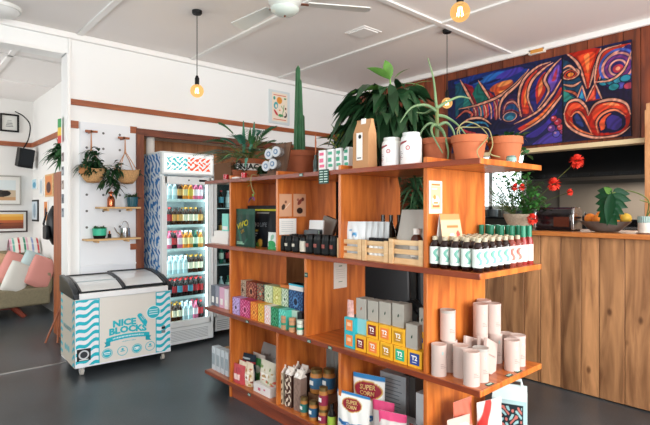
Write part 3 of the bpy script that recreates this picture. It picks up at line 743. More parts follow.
# large fern-like philodendron
px0 = Yat(249, 2.25)
pt = pot('terracotta_pot', 'terracotta pot with a white lettered band under the big lobed plant', 2.25, px0, ZT, .13, .095, .18, terra)
MB().mat(paper).lathe([(.119, .085), (.1235, .14)], 28).build('paper_band', pt)
o = text('KONJAC', .06, M('ink_black', '#1c1c1c', .6), pt, 0, 0, .112, bold=.002, ext=.0002, sx=1.1)
for v in o.data.vertices:
    a = v.co.x/.122+math.radians(216); v.co = (math.cos(a)*.1245, math.sin(a)*.1245, v.co.z)
def lobed(mb, base, d, L, W, droop, n=9, thick=.016):
    base = Vector(base); d = Vector(d).normalized()
    side = d.cross(Vector((0, 0, 1)))
    side = side.normalized() if side.length > .05 else Vector((1, 0, 0)); upn = side.cross(d)
    for i in range(n):
        t = .12+.88*i/n; p = base+d*L*t+Vector((0, 0, -droop*L*t*t)); wl = W*math.sin(PI*(.18+.72*t))
        for s in (-1, 1):
            dd = (side*s*1.0+d*.6+upn*.1).normalized(); mb.leaf(p, dd, wl, thick*.62, .15, 4, .1, .6)
    mb.leaf(base+d*L*.1, d, L*1.0, thick*1.1, droop, 6, .1, .5)
pl = T('philodendron', 'large plant with deeply cut blue green leaves in the lettered pot', 'plant', (2.25, px0, ZT+.14))
mbs = [MB().mat(leafm('philodendron_green', '#4d8552')), MB().mat(leafm('philodendron_blue', '#4f8f7c')), MB().mat(lfM)]; st = MB().mat(stemm)
for i in range(50):
    a = 2*PI*i*.618+random.uniform(-.2, .2); e = random.uniform(.05, 1.3); d = rdir(a, e); l1 = random.uniform(.08, .2)
    p1 = Vector((0, 0, .02))+d*l1*1.3; st.tube([(0, 0, 0), tuple(p1*.5+Vector((0, 0, .02))), tuple(p1)], .003, 5)
    dd = (d+Vector((0, 0, -.35))).normalized()
    lobed(mbs[i % 3], p1, dd, random.uniform(.16, .22), .10, .3, 8, .024)
# the leaf that reaches far to the left
vl = (-R_*.9+Vector((0, 0, .15))).normalized()
st.tube([(0, 0, .02), tuple(vl*.15+Vector((0, 0, .05))), tuple(vl*.27+Vector((0, 0, .03)))], .004, 5)
lobed(mbs[0], vl*.20+Vector((0, 0, .06)), vl+Vector((0, 0, -.05)), .28, .14, .2, 10, .026)
for q in range(2): st.tube([(0, 0, 0), (-.01+.03*q, .05-.12*q, .16), (-.01+.04*q, .06-.17*q, .28)], [.004, .008, .001], 6)
for n_, k in zip(('foliage', 'foliage', 'foliage'), mbs): k.build(n_, pl)
st.build('stems', pl)
for q, (dy, hh) in enumerate(((.05, .37), (-.10, .34))):
    MB().mat(lfB).tube([(-.03, dy*.6, .1), (-.02, dy, .25), (-.02, dy*1.1, hh)], [.014, .013, .004], 8).build('upright_shoot', pl)
# cactus pot
yc = Yat(299.5, 2.25)
pot('terracotta_pot', 'plain terracotta pot holding the tall columnar cactus', 2.25, yc, ZT, .125, .09, .19, terra2, .04)
ca = T('columnar_cactus', 'very tall slim green cactus rising from a terracotta pot', 'cactus', (2.25, yc, ZT+.165))
def column(x, y, h, r, lean):
    mb = MB().mat(M('cactus_green', '#2c5a38', .5, noise=.2, nscale=12))
    def f(u, v):
        a = 2*PI*u; rr = r*(1+.22*math.cos(a*5))*(1 if v < .93 else max(.05, math.sqrt(max(0, 1-((v-.93)/.07)**2))))*(1-.35*v)
        return (x+rr*math.cos(a)+lean[0]*v, y+rr*math.sin(a)+lean[1]*v, v*h)
    mb.sheet(f, 40, 30, True); return mb.build('cactus_stem', ca)
column(-.012, .012, .655, .023, (0, -.012)); column(.002, -.024, .56, .02, (-.006, .016)); column(.03, .0, .3, .02, (0, 0))
# slim glass bottle & stick between
t = T('slim_bottle', 'slim dark glass bottle with thin stick standing right of the cactus pot', 'bottle', (2.06, Yat(315.5, 2.06), ZT))
MB().mat(M('smoked_glass', '#3a4a46', .1, coat=.5)).lathe([(.015, 0), (.016, .08), (.008, .1), (.008, .12), (.0001, .12)], 14).build('bottle_body', t)
MB().mat(railtim).tube([(0, 0, .11), (.002, 0, .2), (0, .002, .26)], [.003, .006, .002], 6).build('stick', t)
# pots right: aloe, vine pots
def XY(px, X): return X, Yat(px, X)
xa, ya = XY(437, 2.22); pot('terracotta_pot', 'terracotta pot with the spindly aloe, behind the right white jar', xa, ya, ZT, .088, .066, .15, terra2, .03)
al = T('aloe_plant', 'spindly aloe with long arching pale green arms in a terracotta pot', 'plant', (xa, ya, ZT+.12))
aloem = leafm('aloe_green', '#64805a')
def arm(pts, r0, m=None):
    pp = smooth_pts(pts, 5); n = len(pp); return MB().mat(m or aloem).tube(pp, [r0*(1-.85*(i/(n-1))**1.3)+.0012 for i in range(n)], 7)
def sd(a, up, f=0): v = R_*a+Vector((SN, CS, 0))*f; return (v.x, v.y, up)
MB().mat(stemm).tube([(0, 0, 0), (0, 0, .06), sd(0, .2)], [.014, .012, .01], 8).build('stem', al)
arms = [[(0, 0, .16), sd(-.005, .22), sd(-.02, .36), sd(-.05, .47)], [(0, 0, .18), sd(-.06, .215), sd(-.14, .2), sd(-.20, .12)], [(0, 0, .2), sd(.05, .23), sd(.12, .26), sd(.18, .25)],
        [(0, 0, .1), sd(-.04, .115), sd(-.08, .08), sd(-.10, .02)], [(0, 0, .1), sd(.05, .12), sd(.09, .07), sd(.1, .0)], [(0, 0, .1), sd(.02, .06, -.06), sd(.035, -.04, -.10), sd(.03, -.09, -.11)], [(0, 0, .1), sd(-.03, .1, -.05), sd(-.05, .05, -.1), sd(.0, -.06, -.13)],
        [(0, 0, .16), sd(.05, .15), sd(.11, .11), sd(.16, .05)], [(0, 0, .2), sd(-.02, .2, .06), sd(-.05, .19, .1), sd(-.09, .2, .12)]]
for a_ in arms: arm(a_, .0085).build('leaf_arm', al)
xb, yb = XY(469, 2.22); pot('terracotta_pot', 'clean terracotta pot second from the right end of the top shelf', xb, yb, ZT, .09, .064, .145, terra, .036)
p = T('trailing_vine', 'loose trailing vine looping out of the clean terracotta pots', 'plant', (xb, yb, ZT+.115))
vin = M('pale_vine', '#8c875c', .7)
for pts in ([(0, 0, 0), sd(-.06, .04), sd(-.03, .1), sd(.04, .09), sd(.085, .03, -.03), sd(.05, -.01, -.08), sd(.01, -.06, -.10), sd(.04, -.11, -.11), sd(.12, -.115, -.1), sd(.17, -.12, -.06)],
            [sd(-.03, 0), sd(-.05, .07), sd(.02, .075), sd(.08, .06, -.05), sd(.09, -.02, -.09), sd(.075, -.07, -.1), sd(.13, -.085, -.08)]):
    MB().mat(vin).tube(smooth_pts(pts, 6), .003, 6).build('vine_stem', p)
mb = MB().mat(lfM); bushy(mb, 26, (0, 0, .0), (.05, .05, .02), .06, .025, (.2, .8), (.1, 1.2)); mb.build('foliage', p)
xc, yc2 = XY(505, 2.41); pot('terracotta_pot', 'clean terracotta pot nearest the right end of the top shelf', xc, yc2, ZT, .09, .064, .145, terra, .036)
p = T('leafy_plant', 'small plant with dark green leaves in the rightmost terracotta pot', 'plant', (xc, yc2, ZT+.12))
mb = MB().mat(lfD); bushy(mb, 40, (0, 0, .01), (.06, .06, .02), .07, .034, (.2, .9), (.1, 1.3)); mb.mat(lfM)
for k in range(9): mb.leaf(sd(.09+random.uniform(-.02, .03), -.02-random.uniform(0, .05), random.uniform(-.04, .03)), rdir(random.uniform(0, 6), -.3), .04, .03, .3, 4)
mb.build('foliage', p)
t = T('glass_jar', 'tiny clear glass jar at the right end of the top shelf', 'jar', (2.30, 1.20, ZT))
MB().mat(M('clear_jar_glass', '#5f7a74', .1, coat=.6)).lathe([(.022, 0), (.024, .03), (.02, .036), (.018, .036), (.02, .004), (.0001, .004)], 16).build('jar_body', t)
MB().mat(M('label_mint', '#86a89c', .5)).lathe([(.0245, .008), (.0245, .026)], 16).build('paper_label', t)
# huge dark peace lily behind the kraft bag and jars
xl, yl = XY(392, 2.41)
pot('glazed_pot', 'dark green glazed pot of the big peace lily, behind the white jars', xl, yl, ZT, .10, .075, .16, M('dark_glaze', '#24352c', .35), .02)
pl = T('peace_lily', 'huge dark leafy plant towering behind the kraft bag and white jars', 'plant', (xl, yl, ZT+.13))
mb = MB().mat(lfD); st = MB().mat(stemm)
for i in range(230):
    a = random.uniform(0, 2*PI); rr = math.sqrt(random.random()); hz = random.uniform(.08, .42)
    wr_ = .22*math.sqrt(max(.1, 1-((hz-.2)/.3)**2)); sc_ = (math.cos(a)*rr*wr_, math.sin(a)*rr*wr_)
    p1 = R_*(sc_[0]*1.05-.04)+Vector((SN, CS, 0))*sc_[1]*.75+Vector((0, 0, hz))
    if i % 5 == 0: st.tube([(0, 0, 0), tuple(p1*.55+Vector((0, 0, .03))), tuple(p1)], .0028, 4)
    dd = Vector((p1.x+random.uniform(-.1, .1), p1.y+random.uniform(-.1, .1), random.uniform(-.22, .1))).normalized()
    mb.leaf(p1, dd, random.uniform(.15, .2), random.uniform(.06, .085), random.uniform(.5, 1.0), 5, .2, .75, roll=random.uniform(-.5, .5))
mb.build('foliage', pl); st.build('stems', pl)
mb = MB().mat(lfL)
top = Vector(sd(-.02, .455, -.06)); MB().mat(lfL).tube([(0, 0, 0), sd(0, .3), tuple(top)], .005, 6).build('stalk', pl)
mb.mat(leafm('young_leaf', '#5f8c40'))
for d, l, o_ in ((sd(-1, .12, -.3), .24, (-.03, -.06)), (sd(-.8, .6, -.3), .2, (0, .0)), (sd(-.2, .9, -.2), .17, (.0, 0)), (sd(.6, .6, -.3), .15, (.02, 0)), (sd(1, .1, -.3), .16, (.06, -.03)), (sd(.9, .5, -.3), .16, (.12, -.05))): mb.leaf(top+R_*o_[0]+Vector((0, 0, o_[1])), d, l, .066, .3, 6, .12, .8, roll=.3)
mb.build('pale_foliage', pl)
# variegated plant at its left
xv, yv = XY(339, 2.40); pot('glazed_pot', 'black pot of the variegated plant behind the toothpaste boxes', xv, yv, ZT, .075, .055, .11, black, .02)
pl = T('variegated_plant', 'plant with yellow striped green leaves behind the toothpaste boxes', 'plant', (xv, yv, ZT+.09))
mbs = [MB().mat(lfY), MB().mat(lfM)]
for i in range(40):
    a = random.uniform(0, 2*PI); e = random.uniform(.2, 1.4); d = rdir(a, e); p1 = Vector((0, 0, random.uniform(0, .18))); l = random.uniform(.14, .22); dr_ = random.uniform(.1, .6)
    mbs[0].leaf(p1, d, l, .030, dr_, 6, .1, .8); mbs[1].leaf(p1+Vector((0, 0, .0015)), d, l*.98, .05, dr_, 6, .25, .8) if i % 2 else mbs[1].leaf(p1, d, l*1.02, .022, dr_, 6, .4, .8)
mbs[0].build('foliage', pl); mbs[1].build('foliage', pl)

# ================================================================== PRODUCT BUILDERS
INK = M('ink_black', '#1c1c1c', .6); INKW = M('ink_white', '#f2f0ea', .5)
def carton(name, label, cat, wd, dp, h, col, loc, rz=FACE, group=None, face=None, mark=None, lid=None, bevel=.0015):
    t = T(name, label, cat, loc, rz, group)
    MB().mat(col).box((0, dp/2, h/2), (wd, dp, h)).build('carton_body', t, bevel)
    if face: MB().mat(face[0]).box((0, -.0008, h*face[2]), (wd*face[1], .0016, h*face[3])).build('printed_panel', t)
    if mark: text(mark[0], mark[1], mark[2], t, 0, -.0022, h*mark[3], bold=mark[4] if len(mark) > 4 else 0)
    if lid: MB().mat(lid).box((0, dp/2, h-.006), (wd+.002, dp+.002, .012)).build('lid_band', t)
    return t
def pouchfn(wd, dp, h, wr=.004, seed=0):
    def prof(v): return (.92 if v < .04 else 1)*(1-max(0, (v-.45)/.55)**1.6)*.97+.03
    def f(x, v):      # x -1..1 ; gives front surface y
        q = max(0, 1-abs(x)**2.4); return -dp/2*prof(v)*q**.6 + wr*math.sin(9*x+7*v+seed)*q*math.sin(PI*v)
    return prof, f
def pouch(name, label, cat, wd, dp, h, front, loc, rz=FACE, group=None, parts=(), tilt=0, back=None, seed=0, nx=40, nz=50, flare=.04):
    """stand-up bag; front(P) paints its print. parts: text on it (string,size,mat,x,z,rot,bold)"""
    t = T(name, label, cat, loc, rz, group); prof, f = pouchfn(wd, dp, h, seed=seed)
    def wid(v): return wd/2*(1-flare*math.sin(PI*v)*1.2)
    def pos(U, V):
        out = np.zeros((len(U), 3))
        for i, (u, v) in enumerate(zip(U, V)):
            x = u*2-1; out[i] = (x*wid(v), f(x, v)+tilt*v*h, v*h)
        return out
    def col(U, V): P = Paint((U-.5)*wd, V*h, 'ffffff'); front(P); return P.c
    body = grid_paint('bag_front', pos, nx, nz, col, t, painted('bag_print', .5))
    mb = MB().mat(back or paper)
    mb.sheet(lambda u, v: ((1-u*2)*wid(v), -f(1-u*2, v)+tilt*v*h, v*h), 16, 16); mb.build('bag_back', t)
    for q in parts:
        s, size, m, x, z, rot, bd = q
        text(s, size, m, t, x, 0, z, rz=rot, bold=bd, fn=lambda a, b_, c: (a, f(max(-1, min(1, a/wid(c/h))), max(0, min(1, c/h)))+tilt*c-.0022, c))
    return t
def jar(name, label, glassm, labm, lidm, r, h, loc, group=None, rz=FACE, cat='jar', lr=None, lf=(.18, .68), neckh=.12, dot=None):
    t = T(name, label, cat, loc, rz, group)
    MB().mat(glassm).lathe([(r*.92, 0), (r, .005), (r, h*(.9-neckh)), (r*.86, h*(1-neckh)), (r*.86, h*.9), (.0001, h*.9)], 20).build('jar_body', t)
    if labm: MB().mat(labm).lathe([(r+.0008, h*lf[0]), (r+.0008, h*lf[1])], 20).build('paper_label', t)
    MB().mat(lidm).lathe([((lr or r*.9), h*(1-neckh)), ((lr or r*.9), h-.002), ((lr or r*.9)-.003, h), (.0001, h)], 20).build('lid', t)
    if dot: MB().mat(dot).box((0, -r-.0006, h*.45), (r*.8, .002, h*.18)).build('printed_mark', t)
    return t
def px_box(pl, pr, X):   # centre y and width of something whose front on plane X spans two columns of the view
    a, b_ = Yat(pl, X), Yat(pr, X); return (a+b_)/2, a-b_

# ---------------- top shelf products
# left end: wooden box, red candle, tray, small pot
y, wd = px_box(214, 231, 2.1); carton('cardboard_box', 'brown wooden box at the left end of the top shelf', 'box', wd, .16, .155, M('raw_board', '#6e4a30', .8), (2.1, y, ZT))
mb = MB().mat(M('red_glass', '#b81c26', .2, coat=.5)).lathe([(.02, 0), (.023, .045), (.019, .045), (.018, .01), (.0001, .01)], 16); tea = mb.build('candle_holder')
tag(tea, 'left red glass candle holder on the top shelf end', 'candle holder', (2.02, Yat(226, 2.02), ZT), 0)
dup(tea, (2.02, Yat(244, 2.02), ZT), 0, 'right red glass candle holder, beside the white dish')
mb = MB().mat(M('white_ceramic', '#e8e4de', .25)).box((0, 0, .008), (.055, .09, .016)); tag(mb.build('soap_dish', None, .004), 'small white dish between two red candle holders', 'dish', (2.0, Yat(236, 2.0), ZT), 0)
ys = Yat(238, 2.12); pot('small_terracotta_pot', 'small terracotta pot behind the white dish', 2.12, ys, ZT, .05, .036, .085, terra2, .015)
p = T('wispy_plant', 'wispy dark plant in the small terracotta pot, trailing over the shelf', 'plant', (2.12, ys, ZT+.07)); mb = MB().mat(lfD); bushy(mb, 34, (0, 0, .0), (.03, .03, .1), .06, .02, (.2, .9), (-.2, 1.2)); 
mb.build('foliage', p)
p = T('string_plant', 'thin trailing plant hanging over the top shelf edge above the dark bags', 'plant', (1.93, Yat(252, 1.93), ZT+.0)); st = MB().mat(vin).tube(smooth_pts([(.07, .02, .01), (.0, 0, .012), (-.012, -.005, -.05), (-.006, -.03, -.12), (-.01, -.02, -.17)], 5), .0025, 5); st.build('vine_stem', p)
mb = MB().mat(lfL)
for k in range(9): mb.leaf((-.012, -.004*k, -.02-.017*k), rdir(random.uniform(0, 6), -.4), .035, .014, .3, 4)
mb.mat(M('purple_leaf', '#7a4a72', .5)); mb.leaf((-.012, -.02, -.14), (-.2, -.9, -.4), .05, .022, .3); mb.leaf((-.012, -.02, -.14), (-.2, .6, -.6), .05, .02, .3); mb.build('foliage', p)
# dark clump right of the lettered pot
p = T('dark_trailing_plant', 'dark small leaved plant between the lettered pot and the wooden stand', 'plant', (2.08, Yat(263, 2.08), ZT)); mb = MB().mat(lfD); bushy(mb, 70, (0, 0, .02), (.04, .05, .06), .05, .024, (.2, .8), (-.1, 1.3)); mb.build('foliage', p)
# tin display stand
yt = Yat(275.5, 2.02)
t = T('display_stand', 'tilted dark wooden stand showing four round white tins', 'display stand', (2.02, yt, ZT), FACE+.25)
brn = wood('dark_display_wood', '#3e281a', '#6a4830', (6, 6, 1), 3, .6)
MB().mat(brn).prism([(-.11, 0), (.06, 0), (.115, .235), (-.055, .225)], .014, 'y', .03).build('back_board', t, .002)
MB().mat(brn).box((-.02, -.01, .008), (.17, .08, .016)).build('foot', t, .002)
for q, (x_, z_) in enumerate(((-.068, .072), (-.008, .085), (-.042, .155), (.022, .168))):
    tn = T('round_tin', 'round white tin with a blue centre, %s of the four on the wooden stand' % ('lower left', 'lower right', 'upper left', 'upper right')[q], 'tin', (0, 0, 0), 0)
    MB().mat(M('tin_silver', '#c4c8ca', .25, .8)).lathe([(.034, 0), (.034, .05), (.0001, .05)], 24, (0, 0, 0), (0, -1, 0)).build('tin_body', tn)
    MB().mat(M('tin_white', '#c4c8cc', .3)).lathe([(.036, .045), (.036, .055), (.0001, .055)], 24, (0, 0, 0), (0, -1, 0)).build('tin_lid', tn)
    MB().mat(M('tin_blue', '#5f7c9c', .4)).lathe([(.019, 0), (.0001, .001)], 20, (0, -.0556, 0), (0, -1, 0)).build('printed_mark', tn)
    MB().mat(M('tin_white', '#c4c8cc', .3)).lathe([(.010, 0), (.0001, .001)], 20, (0, -.057, 0), (0, -1, 0)).build('printed_mark', tn)
    mw = Matrix.Translation((2.02, yt, ZT)) @ Matrix.Rotation(FACE+.25, 4, 'Z') @ Matrix.Translation((x_, .029, z_)); tn.location = mw.to_translation(); tn.rotation_euler = (0, 0, FACE+.25)
# toothpaste boxes
gp = cm('2f9a78'); pk = cm('e0668a')
wtx = M('carton_white', '#e8ebea', .45)
for q, (a_, b_, c_) in enumerate(((318, 325.5, pk), (326.8, 333.5, gp), (335, 341.5, gp), (343, 349, gp))):
    y, wd = px_box(a_, b_, 2.03)
    t = carton('toothpaste_box', 'upright white box with %s print, %s of the four beside the kraft bag' % ('pink' if q == 0 else 'green', ORD[q]), 'box', wd*.84, .04, .14, wtx, (2.03, y, ZT), FACE, 'toothpaste boxes')
    MB().mat(c_).box((0, -.001, .115), (wd*.55, .0016, .018)).box((-.003, -.001, .075), (wd*.5, .0016, .025)).box((.003, -.001, .04), (wd*.6, .0016, .018)).build('printed_panel', t)
# kraft bag
kraftm = M('kraft_paper', '#b98c62', .75, bump=.25, nscale=30)
y, wd = px_box(352.5, 368, 1.99)
def kb(P):
    P.rect(-1, -1, 1, 2, 'b98c62'); hw = wd/2; P.rect(-hw*.45, .045, hw*.28, .235, 'e9e6e0'); P.ell(-hw*.08, .205, .013, .016, '1e1e1e'); P.rect(-hw*.05, .05, hw*.2, .06, '444444'); P.rect(-hw*.2, .14, hw*.1, .144, '888888'); P.line([(hw*.55, .15), (hw*.7, .02)], .006, .002, 'a2754c'); P.rect(-hw*.25, .272, hw*.35, .32, 'e9e9e6')
t = T('kraft_bag', 'folded kraft paper bag with a long white label', 'bag', (1.99, y, ZT), FACE)
mb = MB().mat(kraftm); hw = wd/2
mb.add([(-hw, 0, 0), (hw, 0, 0), (hw, .075, 0), (-hw, .075, 0), (-hw*.98, .005, .2), (hw*.98, .005, .2), (hw*.97, .07, .2), (-hw*.97, .07, .2), (-hw*.92, .035, .275), (hw*.92, .035, .275), (hw*.92, .05, .275), (-hw*.92, .05, .275), (hw*.88, .05, .12), (-hw*.88, .05, .12)],
       [(3, 2, 1, 0), (0, 1, 5, 4), (4, 5, 9, 8), (2, 3, 7, 6), (6, 7, 11, 10), (8, 9, 10, 11), (1, 2, 12), (2, 6, 12), (6, 5, 12), (5, 1, 12), (5, 6, 10, 9), (3, 0, 13), (0, 4, 13), (4, 7, 13), (7, 3, 13), (7, 4, 8, 11)])
mb.build('bag_body', t, 0, smooth=False)
MB().mat(kraftm).box((0, .042, .27), (wd*.93, .022, .022)).build('folded_top', t, .003)
MB().mat(paper).box((-.005, -.001, .125), (.045, .003, .155)).build('paper_label', t)
MB().mat(INK).lathe([(.012, 0), (.0001, .001)], 16, (.0, -.0026, .18), (0, -1, 0)).build('printed_mark', t); MB().mat(INK).box((-.005, -.0026, .06), (.03, .001, .006)).build('printed_line', t)
MB().mat(paper).box((0, .028, .27), (.035, .004, .03)).build('sticker', t)
# two big white jars
jw = M('jar_white_plastic', '#dfe4e2', .35); maroon = cm('7d2430')
for q, (a_, b_, hh) in enumerate(((383.5, 400, .165), (402, 420.5, .178))):
    y, wd = px_box(a_, b_, 2.03); r = wd/2*.93; y = Yat((a_+b_)/2, 2.03+r)
    t = T('supplement_jar', 'white jar with a maroon banner, %s of the pair beside the kraft bag' % ('left' if q == 0 else 'right'), 'jar', (2.03+r, y, ZT), FACE, 'white jars on the top shelf')
    MB().mat(jw).lathe([(r*.95, 0), (r, .006), (r, hh*.8), (r*.93, hh*.87), (r*.8, hh*.9), (r*.8, hh*.92), (.0001, hh*.92)], 28).build('jar_body', t)
    MB().mat(M('clear_lid_plastic', '#d4dad8', .15, coat=.5)).lathe([(r*.84, hh*.90), (r*.84, hh), (.0001, hh)], 28).build('lid', t)
    def wrap(x, y_, z): a = x/r-PI/2; return (math.cos(a)*(r+.0012-(y_)), math.sin(a)*(r+.0012-(y_)), z)
    def lc(U, V):
        P = Paint((U-.5)*r*3, V*hh*.7, 'e6e8e8'); P.poly([(-r*1.3, hh*.62), (-r*1.3, hh*.50), (r*.2, hh*.64), (r*.3, hh*.69)], '8c2a34'); P.ell(r*.35, hh*.47, r*.22, r*.22, '9c4650'); P.ell(r*.35, hh*.47, r*.14, r*.14, 'e6c8c4')
        for k in range(5): P.rect(-r*.95, hh*(.12+.06*k), -r*(.35-.1*(k % 2)), hh*(.14+.06*k), '8a8a90')
        P.ell(-r*.7, hh*.2, r*.15, r*.12, '9c3040'); P.rect(r*.1, hh*.1, r*.8, hh*.3, 'd4dcdc'); return P.c
    def lp(U, V): a = (U-.5)*3-PI/2; return np.stack([np.cos(a)*(r+.0008), np.sin(a)*(r+.0008), hh*.06+V*hh*.7], 1)
    grid_paint('paper_label', lp, 70, 60, lc, t)

# ---------------- upper middle shelf (ZS[2])
Z2 = ZS[2]
for q, (a_, b_, h0, h1) in enumerate(((211.5, 228, 0, .055), (214, 228.5, .055, .105))):
    y, wd = px_box(a_, b_, 2.02); carton('white_box', '%s of the two flat white boxes at the left end of the shelving' % ('lower' if q == 0 else 'upper'), 'box', wd, .13, h1-h0, paper, (2.02, y, Z2+h0), FACE, 'flat white boxes')
y, wd = px_box(222, 228.3, 2.03); carton('mint_box', 'small upright mint green box standing on the flat white boxes', 'box', wd, .05, .14, cm('7fd8c8'), (2.03, y, Z2+.105), FACE, None, (paper, .8, .18, .2))
dg = '123c2e'
def bagA(P):
    P.rect(-1, -1, 1, 2, '143a2e'); P.line(smooth_pts([(-.09, .08), (-.05, .12), (0, .02), (.06, .06)]), .02, .01, '1e5a44'); P.rect(-.08, .03, .0, .036, '9fd0b0'); P.rect(-.08, .02, .02, .026, '9fd0b0'); P.rect(-.2, .243, .2, .3, '1e4a3a')
y, wd = px_box(235, 253, 2.0)
pouch('protein_bag', 'dark green protein bag with yellow slanted lettering', 'bag', wd*.98, .06, .285, bagA, (2.015, y, Z2), FACE+.05, None, (('VIVO', .062, cm('d8cc2e'), 0, .165, .3, .002), ('LIFE', .03, cm('c8a02e'), .005, .115, .3, .001)), back=cm('143a2e'))
def bagB(P):
    P.rect(-1, -1, 1, 2, '14181c'); P.rect(-1, .27, 1, .283, 'c8c42e'); P.rect(-.06, .25, .1, .255, 'b8b8b0'); P.rect(-.09, .115, -.02, .128, 'b89a3e'); P.rect(-.09, .095, -.03, .101, 'a8a8a8'); P.rect(-.09, .08, -.04, .085, 'a8a8a8'); P.ell(.01, .03, .03, .03, 'c8963a'); P.ell(-.02, .015, .02, .018, '5a8a3a')
y, wd = px_box(247, 274, 2.09)
pouch('protein_bag', 'large black protein bag with white lettering and a yellow top seam', 'bag', wd*1.12, .08, .31, bagB, (2.12, y-.0, Z2), FACE+.06, None, (('VIVO', .044, INKW, -.045, .165, 0, .001), ('LIFE', .044, cm('8a9094'), .05, .165, 0, .0005)), back=cm('14181c'))
def bagC(P): P.rect(-1, -1, 1, 2, 'dfe6e2'); P.ell(.0, .035, .045, .03, '2f9a5a'); P.rect(-.1, .0, .1, .02, '3aa060'); P.ell(.0, .085, .02, .02, '8fb8a0')
y, wd = px_box(266, 277.5, 2.0)
pouch('small_pouch', 'small white and green pouch standing before the black protein bag', 'bag', wd, .05, .12, bagC, (2.02, y, Z2), FACE)
# prints and price list on the upright facing the camera (face of panel y=2.686)
def onpanel(name, label, cat, pl, pr, py0, py1, Yf, mb_or_fn):
    x0, x1 = Xat(pl, Yf), Xat(pr, Yf); xm = (x0+x1)/2; z1, z0 = zof(py0, xm, Yf), zof(py1, xm, Yf); return x0, x1, z0, z1
peach = M('peach_card', '#dba684', .6)
for q, (a_, b_) in enumerate(((279.2, 291.5), (293.2, 305.5))):
    x0, x1, z0, z1 = onpanel('', '', '', a_, b_, 194, 216.5, 2.686, None)
    W_, H_ = x1-x0, z1-z0
    def pr_(U, V, q=q):
        P = Paint(U, V, 'd9a684'); 
        if q == 0: P.ell(.3, .42, .17, .12, '4a3a30', rot=30); P.line([(.45, .35), (.85, .6)], .05, .05, 'e8d0b8'); P.ell(.5, .65, .1, .07, '8a5a44')
        else: P.ell(.5, .65, .22, .1, '8a4438', rot=30); P.ell(.75, .78, .12, .09, '6a342c'); P.ell(.5, .25, .25, .14, '33241f'); P.ell(.35, .75, .1, .06, 'a86858')
        return P.c
    t = T('photo_card', '%s peach coloured photo card stuck on upright above black jars' % ('left' if q == 0 else 'right'), 'card', ((x0+x1)/2, 2.684, z0), 0, 'photo cards')
    MB().mat(peach).box((0, -.0005, H_/2), (W_, .002, H_)).build('card', t); grid_paint('printed_picture', flat(W_*.96, H_*.96, -W_*.48, -.0022, H_*.02), 30, 40, pr_, t)
x0, x1, z0, z1 = onpanel('', '', '', 279, 296, 218.5, 234.5, 2.686, None)
mb = MB().mat(paper).box((0, -.001, (z1-z0)/2), (x1-x0, .002, z1-z0)); mb.mat(cm('a8b0b4'))
for k in range(6): mb.box((-.005, -.0023, (z1-z0)*(.2+.12*k)), ((x1-x0)*.7, .0006, .002))
tag(mb.build('price_list'), 'white sheet of small print stuck under the photo cards', 'paper sheet', ((x0+x1)/2, 2.684, z0), 0)
# black jars
bj = M('black_jar', '#0c0f10', .3, spec=.3); bjl = M('black_jar_label', '#15191a', .6, spec=.2); rd = cm('8c3c30'); crm = cm('c8c4b4')
spec = [(283, 6.3, .105, 0), (290, 6.3, .105, 0), (297, 6.3, .105, 0), (304.2, 6, .105, 2), (311, 7, .125, 1), (319, 7.3, .125, 1), (327, 7.3, .125, 1), (335, 7.5, .125, 1)]
for q, (cx, w_, h_, k) in enumerate(spec):
    Xj = 1.985; r = abs(Yat(cx-w_/2, Xj)-Yat(cx+w_/2, Xj))/2*.98
    desc = ('squat black jar', 'tall black jar with red mark', 'black jar with cream label')[k]
    jar('black_jar', f'{desc}, {ORD[q]} in the row left of the crates', bj, bjl if k != 2 else crm, black, r, h_, (Xj+r, Yat(cx, Xj+r), Z2), 'black jars', dot=(crm if k == 0 else rd) if k != 2 else None, lf=(.1, .75))
for q, cx in enumerate((287, 294, 301, 315, 323)):
    Xj = 2.06; r = .028; jar('black_jar', f'squat black jar, {ORD[q]} in second row of black jars', bj, bjl, black, r, .115 if q < 3 else .12, (Xj+.01, Yat(cx, Xj), Z2), 'black jars')
# books / notebooks on a holder
t = T('notebook', 'grey notebook leaning upright at the back of the black jars', 'notebook', (2.2, Yat(322, 2.2), Z2), FACE); 
MB().mat(cm('9c9890')).box((0, .03, .115), (.13, .012, .23), (-.22, .25, 0)).build('cover', t, .002); MB().mat(cm('4a3428')).box((.01, .045, .115), (.13, .004, .23), (-.22, .25, 0)).build('back_cover', t)
y, wd = px_box(309, 323, 2.13)
t = T('booklet', 'white booklet with dark band standing behind black jars', 'booklet', (2.13, y, Z2), FACE)
MB().mat(cm('e4e4e2')).box((0, 0, .105), (wd, .01, .21), (-.1, 0, 0)).build('cover', t, .001); MB().mat(cm('2c3034')).box((0, -.007, .13), (wd, .002, .04), (-.1, 0, 0)).build('printed_panel', t)
t = T('booklet', 'pale green booklet with a black top, in front of the white booklet', 'booklet', (2.1, y+.005, Z2), FACE)
MB().mat(cm('a8c8bc')).box((0, 0, .07), (wd*.95, .008, .14), (-.08, 0, 0)).build('cover', t, .001); MB().mat(cm('202428')).box((0, -.009, .13), (wd*.98, .004, .03), (-.08, 0, 0)).build('printed_panel', t)
